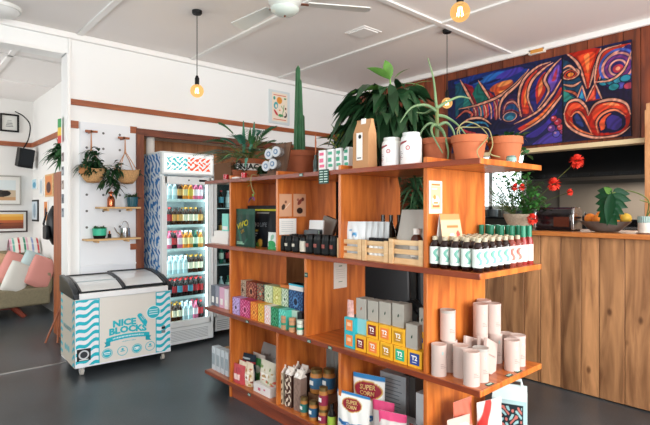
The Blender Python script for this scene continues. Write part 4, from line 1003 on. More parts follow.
# crates
cratew = wood('crate_pine', '#c8a070', '#e6c89c', (1, 7, 7), 4, .6)
def crate(name, label, cy, wd, h, X, dp=.15, slots=2):
    t = T(name, label, 'crate', (X, cy, Z2), FACE, 'wooden crates')
    for s in (-1, 1): [MB().mat(cratew).box((s*(wd/2-.014), yy_, h/2), (.028, .012, h)).build('corner_post', t, .001) for yy_ in (.006, dp-.006)]
    hs = [.018, h*.5, h-.018] if slots == 2 else [.018, h*.5, h-.018]
    for z_ in hs: MB().mat(cratew).box((0, .018, z_), (wd-.004, .008, .026)).build('slat', t, .001)
    for s in (-1, 1):
        for z_ in hs: MB().mat(cratew).box((s*(wd/2-.004), dp/2, z_), (.008, dp-.024, .026)).build('slat', t, .001)
    MB().mat(cratew).box((0, dp/2, .005), (wd-.02, dp-.02, .008)).build('crate_floor', t)
    MB().mat(cratew).box((0, dp-.018, h/2), (wd-.03, .008, h*.8)).build('back_slat', t)
    return t
Xc = 1.975
y1_, w1_ = px_box(337, 361, Xc); crate('wooden_crate', 'left wooden crate holding white pouches', y1_, w1_, .115, Xc)
y2_, w2_ = px_box(361.8, 387.5, Xc); crate('wooden_crate', 'middle wooden crate with dark lidded jars', y2_, w2_, .115, Xc)
y3_, w3_ = px_box(388.5, 423, Xc); crate('wooden_crate', 'right wooden crate with the grey pouch and syrup bottle', y3_, w3_, .13, Xc)
def wp(P): P.rect(-1, -1, 1, 2, 'd8dee0'); P.ell(0, .12, .022, .018, '3a8cc0'); P.ell(0, .107, .018, .012, 'd8dee0'); P.ell(-.03, .15, .008, .008, '4a9cc8')
for q in range(5):
    y, wd = px_box(346+q*6, 362+q*6, 2.03+.018*q)
    pouch('white_pouch', ('white pouch with a blue curved logo, frontmost in the left crate' if q == 0 else f'white pouch, {["second","third","fourth","rearmost"][q-1]} in the fanned row behind the crate front'), 'bag', .15, .03, .20, wp if q == 0 else (lambda P: P.rect(-1, -1, 1, 2, 'ccd2d4')), (2.03+.026*q, y1_+.0-.022*q, Z2+.012), FACE+.12, 'white pouches in crates', nx=20, nz=24, seed=q)
for q in range(4):
    jar('dark_jar', f'small black lidded jar with white label, {ORD[q]} in the middle crate', paper, paper, black, .019, .115, (2.015, y2_+.052-.036*q, Z2+.012), 'jars in the middle crate', neckh=.3, lr=.0195)
for q, (dy, x_) in enumerate(((.04, 2.2), (-.0, 2.22), (-.09, 2.3), (-.15, 2.26))):
    t = T('dark_bottle', f'dark glass bottle, {ORD[q]} of those behind the crates', 'bottle', (x_, Yat(383+q*8, x_), Z2), FACE, 'dark bottles behind the crates')
    MB().mat(M('very_dark_glass', '#12181a', .12, coat=.5)).lathe([(.028, 0), (.03, .01), (.03, .15), (.012, .2), (.012, .25), (.0001, .25)], 16).build('glass_body', t)
    MB().mat(cm('b8ac80')).lathe([(.0306, .05), (.0306, .12)], 16).build('paper_label', t)
def gpf(P): P.rect(-1, -1, 1, 2, 'b0aca4'); P.rect(-.1, .045, -.05, .055, '9a4a40'); P.rect(-.04, .03, .05, .035, 'c4c0b8')
y, wd = px_box(394, 424, 2.04)
pouch('grey_pouch', 'large grey pouch leaning inside the right crate', 'bag', .2, .03, .27, gpf, (2.02, y3_+.02, Z2+.012), FACE+.12, tilt=.38, back=cm('a09c94'))
t = T('syrup_bottle', 'brown syrup bottle with white cap at the right crate corner', 'bottle', (2.055, Yat(417, 2.055), Z2+.012), FACE)
MB().mat(M('syrup', '#4c2418', .12, coat=.5)).lathe([(.036, 0), (.038, .01), (.038, .1), (.03, .125), (.017, .14), (.017, .15), (.0001, .15)], 20).build('glass_body', t)
MB().mat(cm('e4e0d8')).lathe([(.0388, .025), (.0388, .09)], 20).build('paper_label', t); MB().mat(cm('ece8e2')).lathe([(.02, .142), (.02, .172), (.0001, .172)], 18).build('cap', t)
# notice sheets on shelf 2 edge / uprights
x0, x1, z0, z1 = onpanel('', '', '', 333.5, 346.5, 262, 288, 2.385, None)
mb = MB().mat(cm('e4e2da')).box((0, -.001, (z1-z0)/2), (x1-x0, .002, z1-z0)); mb.mat(cm('5a8a6a')).box((0, -.0023, (z1-z0)*.85), (.03, .0006, .006)).box((0, -.0023, (z1-z0)*.25), (.035, .0006, .004)).mat(cm('b8b8b0'))
for k in range(5): mb.box((0, -.0023, (z1-z0)*(.4+.08*k)), ((x1-x0)*.7, .0006, .002))
tag(mb.build('notice_sheet'), 'narrow white notice taped to the upright under the wooden crates', 'paper sheet', ((x0+x1)/2, 2.383, z0), 0)
# poster on end upright
x0, x1, z0, z1 = onpanel('', '', '', 428.5, 441.5, 181, 213.5, 1.459, None)
W_, H_ = x1-x0, z1-z0
def ps(U, V): P = Paint(U, V, 'efdcbc'); P.rect(.15, .88, .85, .93, 'c07a3c'); P.rect(.12, .12, .88, .85, 'e8c890'); P.ell(.5, .4, .3, .16, 'f0e4d0'); P.ell(.4, .5, .12, .08, 'd88a4a'); P.rect(.25, .18, .8, .24, 'a8683c'); P.rect(.3, .3, .7, .34, 'c8803c'); P.rect(.2, .75, .6, .79, 'f4ecdc'); return P.c
t = T('poster', 'small cream and orange poster at the top of the end upright', 'poster', ((x0+x1)/2, 1.457, z0), 0)
MB().mat(cm('efe6d6')).box((0, -.001, H_/2), (W_, .002, H_)).build('sheet', t); grid_paint('printed_picture', flat(W_*.94, H_*.96, -W_*.47, -.0025, H_*.02), 24, 50, ps, t)
# tent leaflet
t = T('tent_leaflet', 'curved orange and white leaflet stand behind the small bottles', 'leaflet', (2.075, 1.40, Z2), -.25)
def tl(U, V): P = Paint(U, V, 'd8b48c'); P.rect(0, .88, 1, 1, 'c8844e'); P.ell(.25, .45, .16, .06, '3c7a48'); P.ell(.6, .45, .2, .08, 'd07820'); P.ell(.8, .36, .15, .06, '4a7c40'); P.ell(.45, .36, .12, .05, 'b83a20'); P.ell(.5, .58, .14, .06, 'e8dcc4'); P.rect(.3, .74, .85, .78, 'b86c34'); P.ell(.8, .62, .1, .06, 'c84a38'); return P.c
def tlp(U, V): x = -.07+U*.14*(1-.12*V); return np.stack([x, -.035+.033*V**1.5+.0*U, V*.262], 1)
grid_paint('front_sheet', tlp, 30, 40, tl, t); MB().mat(paper).sheet(lambda u, v: (.07-.14*.12*v-u*(.14*(1-.12*v)), .035-.036*v**1.5, v*.262), 2, 10).build('back_sheet', t)
# small bottles on the end: rows along Y (columns) and X (depth)
hot = M('chilli_sauce', '#1e0907', .15, coat=.3); hot2 = M('pink_sauce', '#7c3830', .15, coat=.4); glab = cm('dfe8e2'); plab = cm('ecd4cc'); capc = cm('b5ac92'); capg = cm('1c7a5c', .3); greenp = cm('6faf9f')
def sauce(kind):
    root = bpy.data.objects.new('sauce_bottle', None); C.objects.link(root)
    r = .0245
    if kind < 2:
        MB().mat(hot if kind == 0 else hot2).lathe([(r*.9, 0), (r, .005), (r, .115), (r*.6, .133), (r*.45, .137), (.0001, .137)], 14).build('glass_body', root)
        MB().mat(glab if kind == 0 else plab).lathe([(r+.0008, .022), (r+.0008, .105)], 14).build('paper_label', root)
        MB().mat(greenp if kind == 0 else cm('d86a5c')).sheet(lambda u, v: (math.cos(-PI*.72+(u-.5)*.6+.3*math.sin(v*7))*(r+.0014), math.sin(-PI*.72+(u-.5)*.6+.3*math.sin(v*7))*(r+.0014), .035+v*.06), 6, 8).build('printed_mark', root)
        MB().mat(capc).lathe([(r*.5, .135), (r*.52, .152), (r*.4, .155), (.0001, .155)], 12).build('cap', root)
    else:
        MB().mat(cm('8c2c2a', .15)).lathe([(r*.85, 0), (r*.88, .005), (r*.88, .12), (r*.5, .15), (r*.45, .17), (.0001, .17)], 14).build('glass_body', root)
        MB().mat(plab).lathe([(r*.88+.0008, .02), (r*.88+.0008, .105)], 14).build('paper_label', root)
        MB().mat(capg).lathe([(r*.6, .14), (r*.6, .2), (.0001, .2)], 12).build('cap', root)
    return root
sp = {}
DEP = ['front', 'second', 'third', 'fourth', 'fifth', 'sixth', 'seventh', 'eighth', 'ninth']
for j in range(9):
    for i in range(5):
        kind = 0 if j < 5 else (1 if j < 7 else 2)
        loc = (1.992+.061*j, 1.432-.0585*i+.002*(j % 2), Z2)
        if i == 0 and 0 < j < 4: continue
        lab = f'{("white labelled dark sauce bottle", "pink sauce bottle", "green capped sauce bottle")[kind]}, {ORD[i]} in the {DEP[j]} display row'
        if kind not in sp:
            p = sauce(kind); p.location = loc; p['label'] = lab; p['category'] = 'bottle'; p['group'] = 'sauce bottles on the shelving end'; sp[kind] = p
        else: dup(sp[kind], loc, 0, lab, 'sauce bottles on the shelving end')

# ---------------- lower middle shelf (ZS[1])
Z1 = ZS[1]
for q, (a_, b_, c_, h_) in enumerate(((211, 215, '5c6470', .165), (215.3, 219, '8a8e9c', .17), (219.3, 224, 'd8a8c0', .165), (224.3, 228.5, 'e4d8dc', .16))):
    y, wd = px_box(a_, b_, 2.02); carton('slim_carton', f'upright slim carton, {("dark grey", "grey blue", "pink", "pale pink")[q]}, left of the lilac tea box', 'box', wd, .1, h_, cm(c_), (2.02, y, Z1), FACE, 'slim cartons at the shelving end', (paper, .5, .3, .3))
def teabox(pl, pr, X, z, h, col, pat, label, dp=.075, group='patterned tea boxes'):
    y, wd = px_box(pl, pr, X); t = T('tea_box', label, 'box', (X, y, z), FACE, group)
    MB().mat(cm(col)).box((0, dp/2, h/2), (wd*.97, dp, h)).build('carton_body', t, .0015)
    s = random.uniform(0, 9)
    def f(U, V):
        X_, Y_ = U*wd, V*h; P = Paint(X_, Y_, col); q_ = np.sin(X_*260+s+2*np.sin(Y_*120+s))+np.sin(Y_*230+2.5*np.sin(X_*150+s))
        P.put((q_ > .55).astype(float)*.85, pat[0]); P.put((q_ < -1.1).astype(float)*.8, pat[1]); P.ell(wd*.5, h*.42, wd*.2, wd*.22, pat[0]); P.ell(wd*.5, h*.42, wd*.13, wd*.15, pat[1]); return P.c
    grid_paint('printed_panel', flat(wd*.95, h*.98, -wd*.475, -.0012, h*.01), 24, 30, f, t); return t
tb = [(232.5, 239.5, 'b79ad2', ('c8b0dc', '2a2438'), 'lilac'), (240, 250, 'b02860', ('e88ab0', '7a1440'), 'magenta'), (250.5, 257.5, 'dc7428', ('f0b050', 'a84a18'), 'orange'), (258, 264, 'd8a030', ('f0cc60', '8a6414'), 'yellow'),
      (264.5, 270.5, 'dcd2cc', ('e89a98', 'f4f0ec'), 'white and pink'), (271, 278, '1f7a52', ('58b080', '0c4a30'), 'green'), (278.5, 286.5, '54c4b0', ('8adccc', '2a8a7c'), 'turquoise')]
for q, (a_, b_, c_, p_, nm) in enumerate(tb): teabox(a_, b_, 1.975, Z1, .128, c_, p_, f'{nm} patterned tea box, {ORD[q]} in the front row')
# black raisers behind so the rear row stands higher
rb = MB().mat(cm('7a4a2a')).box((0, 0, .06), (.8, .075, .12)); y = (Yat(240, 2.056)+Yat(303, 2.056))/2-.0
tag(rb.build('riser'), 'long low wooden riser under the rear row of tea boxes', 'riser', (2.094, y, Z1), FACE)
tb2 = [(240, 245.5, 'c8b8a0', ('8a7a6a', '2a2622'), 'beige'), (246, 256.5, '6e2420', ('c88a6a', '3a1210'), 'maroon'), (257, 264, '2c2a26', ('c86a4a', '7ab090'), 'black floral'), (264.5, 272.5, 'b8c8a0', ('e4e8d0', '7a9a6a'), 'pale green'), (273, 281, 'c8cc7c', ('a8a040', 'eae8b0'), 'yellow green'), (281.5, 288, 'a8c09a', ('e8ece0', '2a5a40'), 'green and white'), (288.5, 303, '20406c', ('5a8cc0', '101c3a'), 'navy blue')]
for q, (a_, b_, c_, p_, nm) in enumerate(tb2): teabox(a_, b_, 2.056, Z1+.121, .128, c_, p_, f'{nm} patterned tea box, {ORD[q]} in the raised rear row', .075)
y, wd = px_box(289, 303, 2.06); carton('white_box', 'white and cyan box lying on top of the navy tea box', 'box', wd, .07, .042, paper, (2.06, y, Z1+.25), FACE, None, None, None, cm('4ab8cc'))
y, wd = px_box(280, 288, 2.06)
carton('orange_box', 'orange box lying on the yellow green tea boxes', 'box', wd*1.2, .06, .022, cm('c8702c'), (2.07, y, Z1+.25), FACE)
# pale box and tins
y, wd = px_box(288, 298, 2.03); carton('pale_box', 'pale mint box behind the kraft tins', 'box', wd, .03, .125, cm('bcd8c8'), (2.02, y, Z1+.0), FACE)
y, wd = px_box(298.5, 303, 2.03); carton('black_box', 'small black box behind the white and green tin', 'box', wd, .03, .12, cm('1c2022'), (2.02, y, Z1), FACE, None, (cm('3a6a50'), .6, .5, .2))
for q, (cx, c_, m_) in enumerate(((284.5, 'b98a66', '3a8a6a'), (292.5, 'c8946c', '2a7a5a'), (300.5, 'd4dccc', '3a9a78'))):
    t = T('small_tin', f'{("brown kraft tin with green spots", "tan kraft tin with green band", "white and green tin")[q]}, {ORD[q]} of three at the right end', 'tin', (1.98, Yat(cx, 1.98), Z1), FACE, 'small tins beside the tea boxes'); r = .0235
    MB().mat(cm(c_)).lathe([(r, 0), (r, .088), (r-.002, .09), (.0001, .09)], 20).build('tin_body', t); MB().mat(cm(m_)).lathe([(r+.0006, .03), (r+.0006, .045)], 20).build('printed_band', t); MB().mat(cm('8a7a68')).lathe([(r+.0006, .066), (r+.0006, .069)], 20).build('lid_seam', t)
# T2 yellow boxes
yel = M('yellow_tea_carton', '#eab02a', .45); cy_ = cm('35b4c0')
sq = [(355.2, 365.5, '7a2026', 'maroon'), (366.5, 379, 'e8843c', 'orange'), (380, 392.5, 'c08c20', 'gold'), (393.5, 406.5, '2ab08a', 'green'), (407.5, 422, '2c4a94', 'blue')]
def t2(pl, pr, X, z, h, c_, label):
    y, wd = px_box(pl, pr, X); t = T('tea_carton', label, 'box', (X, y, z), FACE, 'yellow tea cartons'); s = min(wd, h)*.66
    MB().mat(yel).box((0, .04, h/2), (wd*.985, .08, h)).build('carton_body', t, .0015)
    MB().mat(cm(c_)).box((0, -.001, h*.5), (s, .002, s)).build('printed_square', t)
    text('T2', s*.55, INKW, t, 0, -.0028, h*.55, bold=.0012); MB().mat(INKW).box((0, -.0025, h*.5-s*.28), (s*.5, .0008, .0025)).build('printed_line', t)
for q, (a_, b_, c_, nm) in enumerate(sq): t2(a_, b_, 1.99, Z1, .088, c_, f'yellow tea carton with {nm} square, {ORD[q]} in the bottom row')
for q, (a_, b_, c_, nm) in enumerate(((366.2, 377.8, '7a2026', 'maroon'), (378.6, 390.8, 'e8843c', 'orange'), (391.6, 405, 'c08c20', 'gold'))): t2(a_, b_, 2.0, Z1+.088, .088, c_, f'yellow tea carton with {nm} square, {ORD[q]} in the second row')
t2(418.5, 424, 2.04, Z1+.088, .088, '2c4a94', 'yellow tea carton with blue square standing behind, at the end upright')
for q in range(2):
    y, wd = px_box(344.3, 354.4, 1.99)
    t = T('turquoise_box', '%s turquoise box with an orange panel left of the yellow cartons' % ('lower' if q == 0 else 'upper'), 'box', (1.99, y, Z1+.088*q), FACE, 'turquoise boxes')
    MB().mat(cy_).box((0, .055, .044), (wd*.99, .11, .088)).build('carton_body', t, .0015); MB().mat(cm('e88a4c')).box((-.0, -.001, .045), (wd*.62, .002, .062)).build('printed_square', t); MB().mat(cm('f0c8a0')).box((0, -.0025, .05), (wd*.35, .0008, .02)).build('printed_mark', t)
y, wd = px_box(355, 366, 2.01); carton('turquoise_box', 'pale turquoise side carton behind the maroon square cartons', 'box', wd, .06, .088, cm('8ccfd4'), (2.015, y, Z1+.088), FACE)
greyb = M('grey_carton', '#a8a49a', .5)
for q, (a_, b_, h_, z_, X_) in enumerate(((356, 366, .115, .176, 2.02), (367.5, 378, .115, .176, 2.02), (379, 390.5, .12, .176, 2.02), (392, 404, .125, .176, 2.02), (405.5, 417.5, .125, .0881, 2.0), (419, 424, .12, .176, 2.04))):
    y, wd = px_box(a_, b_, X_)
    t = T('grey_carton', f'tall grey carton with small leaf mark, {ORD[q]} above the yellow cartons', 'box', (X_, y, Z1+z_), FACE, 'tall grey cartons')
    MB().mat(greyb).box((0, .035, h_/2), (wd*.97, .07, h_)).build('carton_body', t, .0015)
    MB().mat(cm('a05a3a' if q == 0 else '2f4a3c')).leaf((0, -.0015, h_*.42), (.3, 0, 1), .022, .009, 0, 4, 0, up=(0, 1, 0)).build('printed_mark', t)
t = T('clear_packet', 'clear packet of pink sweets left of the first grey carton', 'bag', (2.02, Yat(350.5, 2.02), Z1+.176), FACE)
MB().mat(M('clear_pack_pink', '#d8a8a0', .2, coat=.4, noise=.3, nscale=60)).sheet(lambda u, v: ((u-.5)*.06*(1-.2*v), -.014*math.sin(PI*u)*(1-v), v*.095), 8, 10).sheet(lambda u, v: ((.5-u)*.06*(1-.2*v), .014*math.sin(PI*u)*(1-v), v*.095), 8, 10).build('packet_body', t)
# ---------------- paper tins on the shelving end
tinw = M('paper_tin_white', '#c2aea5', .55); tinl = cm('c8c8c4'); tink = cm('a08a84')
def ptin(px, py, X=None, Y=None, z=Z1, h=.155, r=.037, label='', rz=0, lid=tinw):
    t = T('paper_tin', label, 'tin', (X, Y, z), rz, 'pale paper tins'); 
    MB().mat(tinw).lathe([(r, 0), (r, h-.014), (.0001, h-.014)], 26).build('tin_body', t); MB().mat(lid).lathe([(r+.001, h-.014), (r+.001, h-.001), (r, h), (r-.004, h-.002), (.0001, h-.003)], 26).build('tin_lid', t)
    def at_(a, z_): return (math.cos(a)*(r+.001), math.sin(a)*(r+.001), z_)
    mb = MB().mat(tink)
    for z_, a0, a1 in ((.05, -2.3, -1.7), (.042, -2.3, -1.5), (.058, -2.3, -1.9)): mb.sheet(lambda u, v: at_(a0+(a1-a0)*u, z_+.003*v), 6, 1)
    mb.mat(cm('9cb8b4')); mb.sheet(lambda u, v: at_(-2.15+.25*u, .105+.016*v), 4, 1); mb.build('printed_mark', t)
sv = cm('a8a49e', .4)
ptin(0, 0, 1.998, 1.413, label='paper tin at the left front corner of the end shelf', r=.036, h=.15)
ptin(0, 0, 2.09, 1.415, label='paper tin half hidden behind the left front tin, carrying another tin')
ptin(0, 0, 2.075, 1.415, z=Z1+.156, h=.15, label='paper tin with grey lid stacked on the left rear tin', lid=sv)
ptin(0, 0, 1.998, 1.235, label='paper tin nearest the camera at the front of the end shelf')
ptin(0, 0, 2.078, 1.236, label='paper tin with grey lid just right of the nearest tin', lid=sv)
ptin(0, 0, 2.06, 1.33, label='paper tin just behind the nearest tin, left of it', h=.15)
ptin(0, 0, 2.31, 1.375, label='paper tin at the base of the left tall stack'); ptin(0, 0, 2.31, 1.375, z=Z1+.156, label='paper tin on top of the left tall stack')
ptin(0, 0, 2.385, 1.335, label='paper tin at the base of the right tall stack'); ptin(0, 0, 2.37, 1.335, z=Z1+.156, label='paper tin on top of the right tall stack')
ptin(0, 0, 2.42, 1.42, label='paper tin at the back beside the end upright, under another'); ptin(0, 0, 2.42, 1.42, z=Z1+.156, label='paper tin on top at the back beside the end upright')
ptin(0, 0, 2.335, 1.215, label='paper tin in front of the right group on the end shelf', h=.15); ptin(0, 0, 2.43, 1.232, label='rightmost paper tin on the end shelf', h=.155)
ptin(0, 0, 2.475, 1.32, label='short paper tin behind the rightmost pair', h=.14)
for q, (x_, y_, rx_) in enumerate(((2.215, 1.245, .42), (2.235, 1.29, .36), (2.20, 1.345, .30))):
    t = T('flat_box', f'flat pale box, {["front", "middle", "rear"][q]} one leaning between the paper tins', 'box', (x_, y_, Z1), .12, 'flat pale boxes among the tins')
    MB().mat(tinw).box((0, .02, .075), (.14, .016, .16), (-.1, rx_, 0)).build('carton_body', t, .0015)
    MB().mat(tink).box((.0, .0105, .085), (.09, .001, .004), (-.1, rx_, 0)).box((.0, .0125, .06), (.05, .001, .004), (-.1, rx_, 0)).build('printed_lines', t)

# ---------------- bottom shelf (ZS[0])
Z0 = ZS[0]
for q in range(4):
    cx = 213.5+4.4*q; y, wd = px_box(cx-2.1, cx+2.1, 2.0)
    t = carton('silver_carton', f'slim silver carton, {ORD[q]} of four on the bottom shelf end', 'carton', wd*.82, .06, .19, cm('c4ccd0', .3), (2.0, y, Z0), FACE, 'slim silver cartons')
    MB().mat(cm('9aa6ac')).box((0, -.001, .09), (wd*.6, .0016, .09)).build('printed_panel', t)
for q in range(2):
    mb = MB().mat(cm('c4a27c')).lathe([(.03, -.05), (.03, .05), (.012, .05), (.012, -.05)], 18, (0, 0, 0), (1, 0, 0))
    tag(mb.build('paper_roll'), '%s beige paper roll lying behind the slim silver cartons' % ('lower' if q == 0 else 'upper'), 'roll', (2.2, Yat(226, 2.2)+.0, Z0+.031+.061*q), 0)
MB_ = None
def clearbag(name, label, wd, dp, h, loc, seed, cols, tie=True, rz=FACE):
    def fr_(P):
        P.rect(-1, -1, 1, 2, cols[0]); r_ = np.random.default_rng(seed)
        for k in range(26): P.ell(r_.uniform(-wd/2, wd/2), r_.uniform(0, h*.75), r_.uniform(.006, .014), r_.uniform(.006, .014), cols[1+k % (len(cols)-1)], .3)
        P.rect(-wd*.3, h*.25, wd*.25, h*.5, 'e8e4da'); P.ell(0, h*.37, wd*.15, h*.06, cols[-1])
    return pouch(name, label, 'bag', wd, dp, h, fr_, loc, rz, 'snack bags on the bottom shelf', nx=30, nz=40, seed=seed, back=paper)
y, wd = px_box(239, 252, 2.07); pouch('dark_pouch', 'dark navy pouch with a red band behind the pink snack bags', 'bag', wd, .05, .2, lambda P: (P.rect(-1, -1, 1, 2, '20303c'), P.rect(-1, .13, 1, .145, 'b83a40'), P.rect(-.05, .16, .04, .172, 'a8b8bc')), (2.09, y, Z0), FACE+.2, back=cm('20303c'))
y, wd = px_box(233, 243, 1.985); pouch('pink_pouch', 'pink red pouch at the left of the clear snack bags', 'bag', wd*1.0, .05, .14, lambda P: (P.rect(-1, -1, 1, 2, 'b8484e'), P.rect(-.05, .03, .03, .07, 'e8c8c0'), P.ell(0, .1, .03, .02, 'a83a48')), (2.0, y, Z0), FACE+.1, back=cm('c8585e'))
for q, (a_, b_, X_, h_) in enumerate(((236, 243.5, 1.99, .165), (243, 250, 2.0, .17))):
    y, wd = px_box(a_, b_, X_); clearbag('snack_bag', '%s clear bag of pale nuts at the front of the bottom shelf' % ('left' if q == 0 else 'right'), wd, .06, h_, (X_+.03, y, Z0), 5+q, ('d8c8b0', 'b86a4a', 'e8dcc8', 'a8884c', '8c4a3c'))
y, wd = px_box(250, 262, 2.12); pouch('green_pouch', 'green and white pouch behind the white snack box', 'bag', wd, .06, .2, lambda P: (P.rect(-1, -1, 1, 2, '4a9a58'), P.ell(.01, .09, .04, .03, 'dfe8d8'), P.rect(-.1, .17, .1, .22, 'c8c0b8')), (2.15, y, Z0), FACE)
y, wd = px_box(253.5, 270, 1.99)
t = carton('snack_box', 'low white box with pink print on the bottom shelf', 'box', wd, .12, .065, cm('dedad8'), (1.99, y, Z0), FACE)
MB().mat(cm('c86a80')).box((-.03, -.001, .03), (.03, .0016, .02)).box((.035, -.001, .04), (.02, .0016, .012)).build('printed_panel', t)
clearbag('snack_bag', 'clear bag of mixed snacks standing in the white snack box', wd*.9, .08, .16, (2.05, y, Z0+.066), 11, ('cfcbb8', '6a8a4a', 'c85a48', 'e8e4d8', 'b09060'))
y, wd = px_box(258, 276, 2.25); clearbag('snack_bag', 'grey clear bag leaning at the back beside the upright', wd, .08, .25, (2.27, y, Z0), 17, ('9a9a98', '7c7c7c', 'b8b8b6', '8a8480'))
t = T('dark_folder', 'dark flat packet standing at the back above the snack bags', 'packet', (2.32, Yat(255, 2.32), Z0), FACE); MB().mat(cm('22262a')).box((0, 0, .14), (.16, .012, .28), (-.2, .1, 0)).build('cover', t)
# milk cartons with white caps
def milk(label, cx, X, c1, c2, grp='milk cartons with white caps'):
    t = T('milk_carton', label, 'carton', (X, Yat(cx, X), Z0), FACE+.12, grp); s = .062; h = .215
    MB().mat(cm(c1)).box((0, s/2, h/2), (s, s, h)).build('carton_body', t, .002)
    def f(U, V):
        X_, Y_ = U*s, V*h; P = Paint(X_, Y_, c1); q_ = np.sin(X_*180+cx+2*np.sin(Y_*90))+np.sin(Y_*140+2*np.sin(X_*130+cx)); P.put((q_ > .3).astype(float), c2); return P.c
    grid_paint('printed_panel', flat(s*.96, h*.97, -s*.48, -.001, h*.015), 24, 60, f, t)
    MB().mat(cm('e4dcd2')).add([(-s/2, 0, h), (s/2, 0, h), (s/2, s, h), (-s/2, s, h), (-s/2, s*.5, h+.035), (s/2, s*.5, h+.035)], [(0, 1, 5, 4), (1, 2, 5), (2, 3, 4, 5), (3, 0, 4)]).box((0, s*.5, h+.04), (s, .004, .016)).build('gable_top', t)
    MB().mat(cm('f0ece6', .35)).lathe([(.015, 0), (.015, .02), (.0001, .02)], 16, (0, s*.18, h+.012), (0, -.75, .66)).build('screw_cap', t)
milk('milk carton with cream and brown pattern, leftmost of the front cartons', 279.5, 1.99, 'cfc0a4', '4a3424')
milk('milk carton with dark brown and white pattern, centre of the front cartons', 288, 1.995, '4a3028', 'd8c8b4')
milk('mauve grey milk carton, rightmost of the front cartons', 297, 2.0, '8c7468', '7e685e')
milk('brown milk carton behind the dark patterned one', 292.5, 2.1, '5c4438', '8a7060')
milk('dark milk carton behind the mauve one, nearest the jars', 302, 2.09, '4a3a38', '5c4844')
# nut butter jars
nb = M('nut_butter', '#b0763c', .3, noise=.15, nscale=30); gold = M('gold_lid', '#8a7448', .3, .7); blab = cm('2c5a7c'); wlab = cm('8c2c44'); glab2 = cm('2f6e68')
def nut(label, cx, X, z, r, h, lab): jar('nut_butter_jar', label, nb, lab, gold, r, h, (X+r, Yat(cx, X+r), z), 'nut butter jars', neckh=.17, lf=(.2, .66), dot=paper)
nut('large nut butter jar with blue label, raised at the left back', 316.5, 2.06, Z0+.122, .043, .155, cm('3a6a8c'))
nut('large dark nut butter jar with blue label, raised beside the upright', 329, 2.12, Z0+.122, .043, .155, blab)
tag(MB().mat(cm('6a4a34')).box((0, .07, .06), (.24, .15, .12)).build('riser'), 'wooden riser block carrying the two large nut butter jars', 'riser', (2.07, Yat(321, 2.07), Z0), FACE)
nut('small nut butter jar with teal label, leftmost in the front row', 304.3, 1.975, Z0, .0265, .115, glab2)
nut('small nut butter jar with blue label, second in the front row', 313.6, 1.97, Z0, .0285, .12, blab)
nut('small nut butter jar with maroon label, third in the front row at the bottom', 323.3, 1.965, Z0, .0285, .1, wlab)
nut('nut butter jar with maroon label stacked on the third front jar', 323.6, 1.965, Z0+.1005, .0285, .135, wlab)
t = T('oil_bottle', 'small dark bottle with lime green label, rightmost in the front jar row', 'bottle', (2.0, Yat(332, 2.0), Z0), FACE)
MB().mat(M('very_dark_glass', '#12181a', .12, coat=.5)).lathe([(.026, 0), (.027, .01), (.027, .09), (.012, .12), (.012, .15), (.0001, .15)], 16).build('glass_body', t); MB().mat(cm('9ab848')).lathe([(.0276, .015), (.0276, .08)], 18).build('paper_label', t)
y, wd = px_box(324, 338, 2.3)
pouch('grey_pouch', 'grey clear pouch standing at the back behind the large jars', 'bag', wd, .05, .36, lambda P: P.rect(-1, -1, 1, 2, '8a8c88'), (2.32, y, Z0), FACE, back=cm('8a8c88'))
# chip bags
def chip(P, s=1):
    P.rect(-1, -1, 1, 2, 'e6e6e2'); P.rect(-1, .268*s, 1, .4, '2c7ab4'); P.ell(0, .22*s, .075*s, .04*s, 'c8a04a', .05); P.ell(0, .22*s, .069*s, .035*s, '8c1e30', .05)
    P.line([(-.09*s, .11*s), (0, .1*s), (.09*s, .112*s)], .024*s, .024*s, '2c6aa4', .1); P.ell(-.02*s, .04*s, .05*s, .03*s, 'e0b860'); P.ell(.03*s, .03*s, .03*s, .02*s, 'c8983c')
gd = cm('e8d088')
y, wd = px_box(352.5, 379, 2.05)
pouch('chip_bag', 'tall white corn chip bag with dark red oval and blue top, standing at the back', 'bag', wd*.98, .08, .365, lambda P: chip(P, 1.28), (2.08, y, Z0), FACE+.3, 'corn chip bags', (('SUPER', .036, gd, 0, .297, .05, .001), ('CORN', .032, gd, 0, .265, .0, .001), ('CRUNCH', .017, INKW, 0, .131, 0, .0005)))
y, wd = px_box(333.5, 362, 1.975)
pouch('chip_bag', 'white corn chip bag with blue top leaning in front at the left', 'bag', wd*.96, .07, .27, lambda P: chip(P, .95), (1.99, y-.035, Z0), FACE+.2, 'corn chip bags', (('SUPER', .027, gd, 0, .221, .05, .001), ('CORN', .024, gd, 0, .197, 0, .001), ('CRUNCH', .013, INKW, 0, .098, 0, .0005)))
def pw(P): P.rect(-1, -1, 1, 2, 'd8d2ce'); P.rect(-1, .2, 1, .3, 'd8487a'); P.poly([(-.12, .1), (-.12, .3), (0, .3)], 'd8487a'); P.ell(.02, .1, .035, .03, '4a7a58'); P.ell(.02, .1, .026, .021, 'd8d2ce')
y, wd = px_box(371, 389, 2.04); pouch('pink_white_pouch', 'left pouch with a pink corner among the chip bags', 'bag', wd, .06, .25, pw, (2.07, y, Z0), FACE+.3, 'pink and white pouches')
y, wd = px_box(377, 400, 1.975); pouch('pink_white_pouch', 'right pouch with pink corner, foremost beside the chip bag', 'bag', wd, .07, .24, pw, (2.01, y, Z0), FACE+.35, 'pink and white pouches', (('O2', .04, cm('4a6a58'), .01, .1, 0, 0),))
y, wd = px_box(381, 405, 2.2)
t = carton('grey_printed_carton', 'large pale grey carton with fine print at the back of the bottom shelf', 'carton', wd, .16, .36, cm('a4a8ac'), (2.2, y, Z0), FACE+.1)
mb = MB().mat(cm('6a7076'))
for k in range(9): mb.box((-.01+.01*(k % 2), -.001, .33-.022*k), (wd*(.7-.1*(k % 3)), .0014, .004))
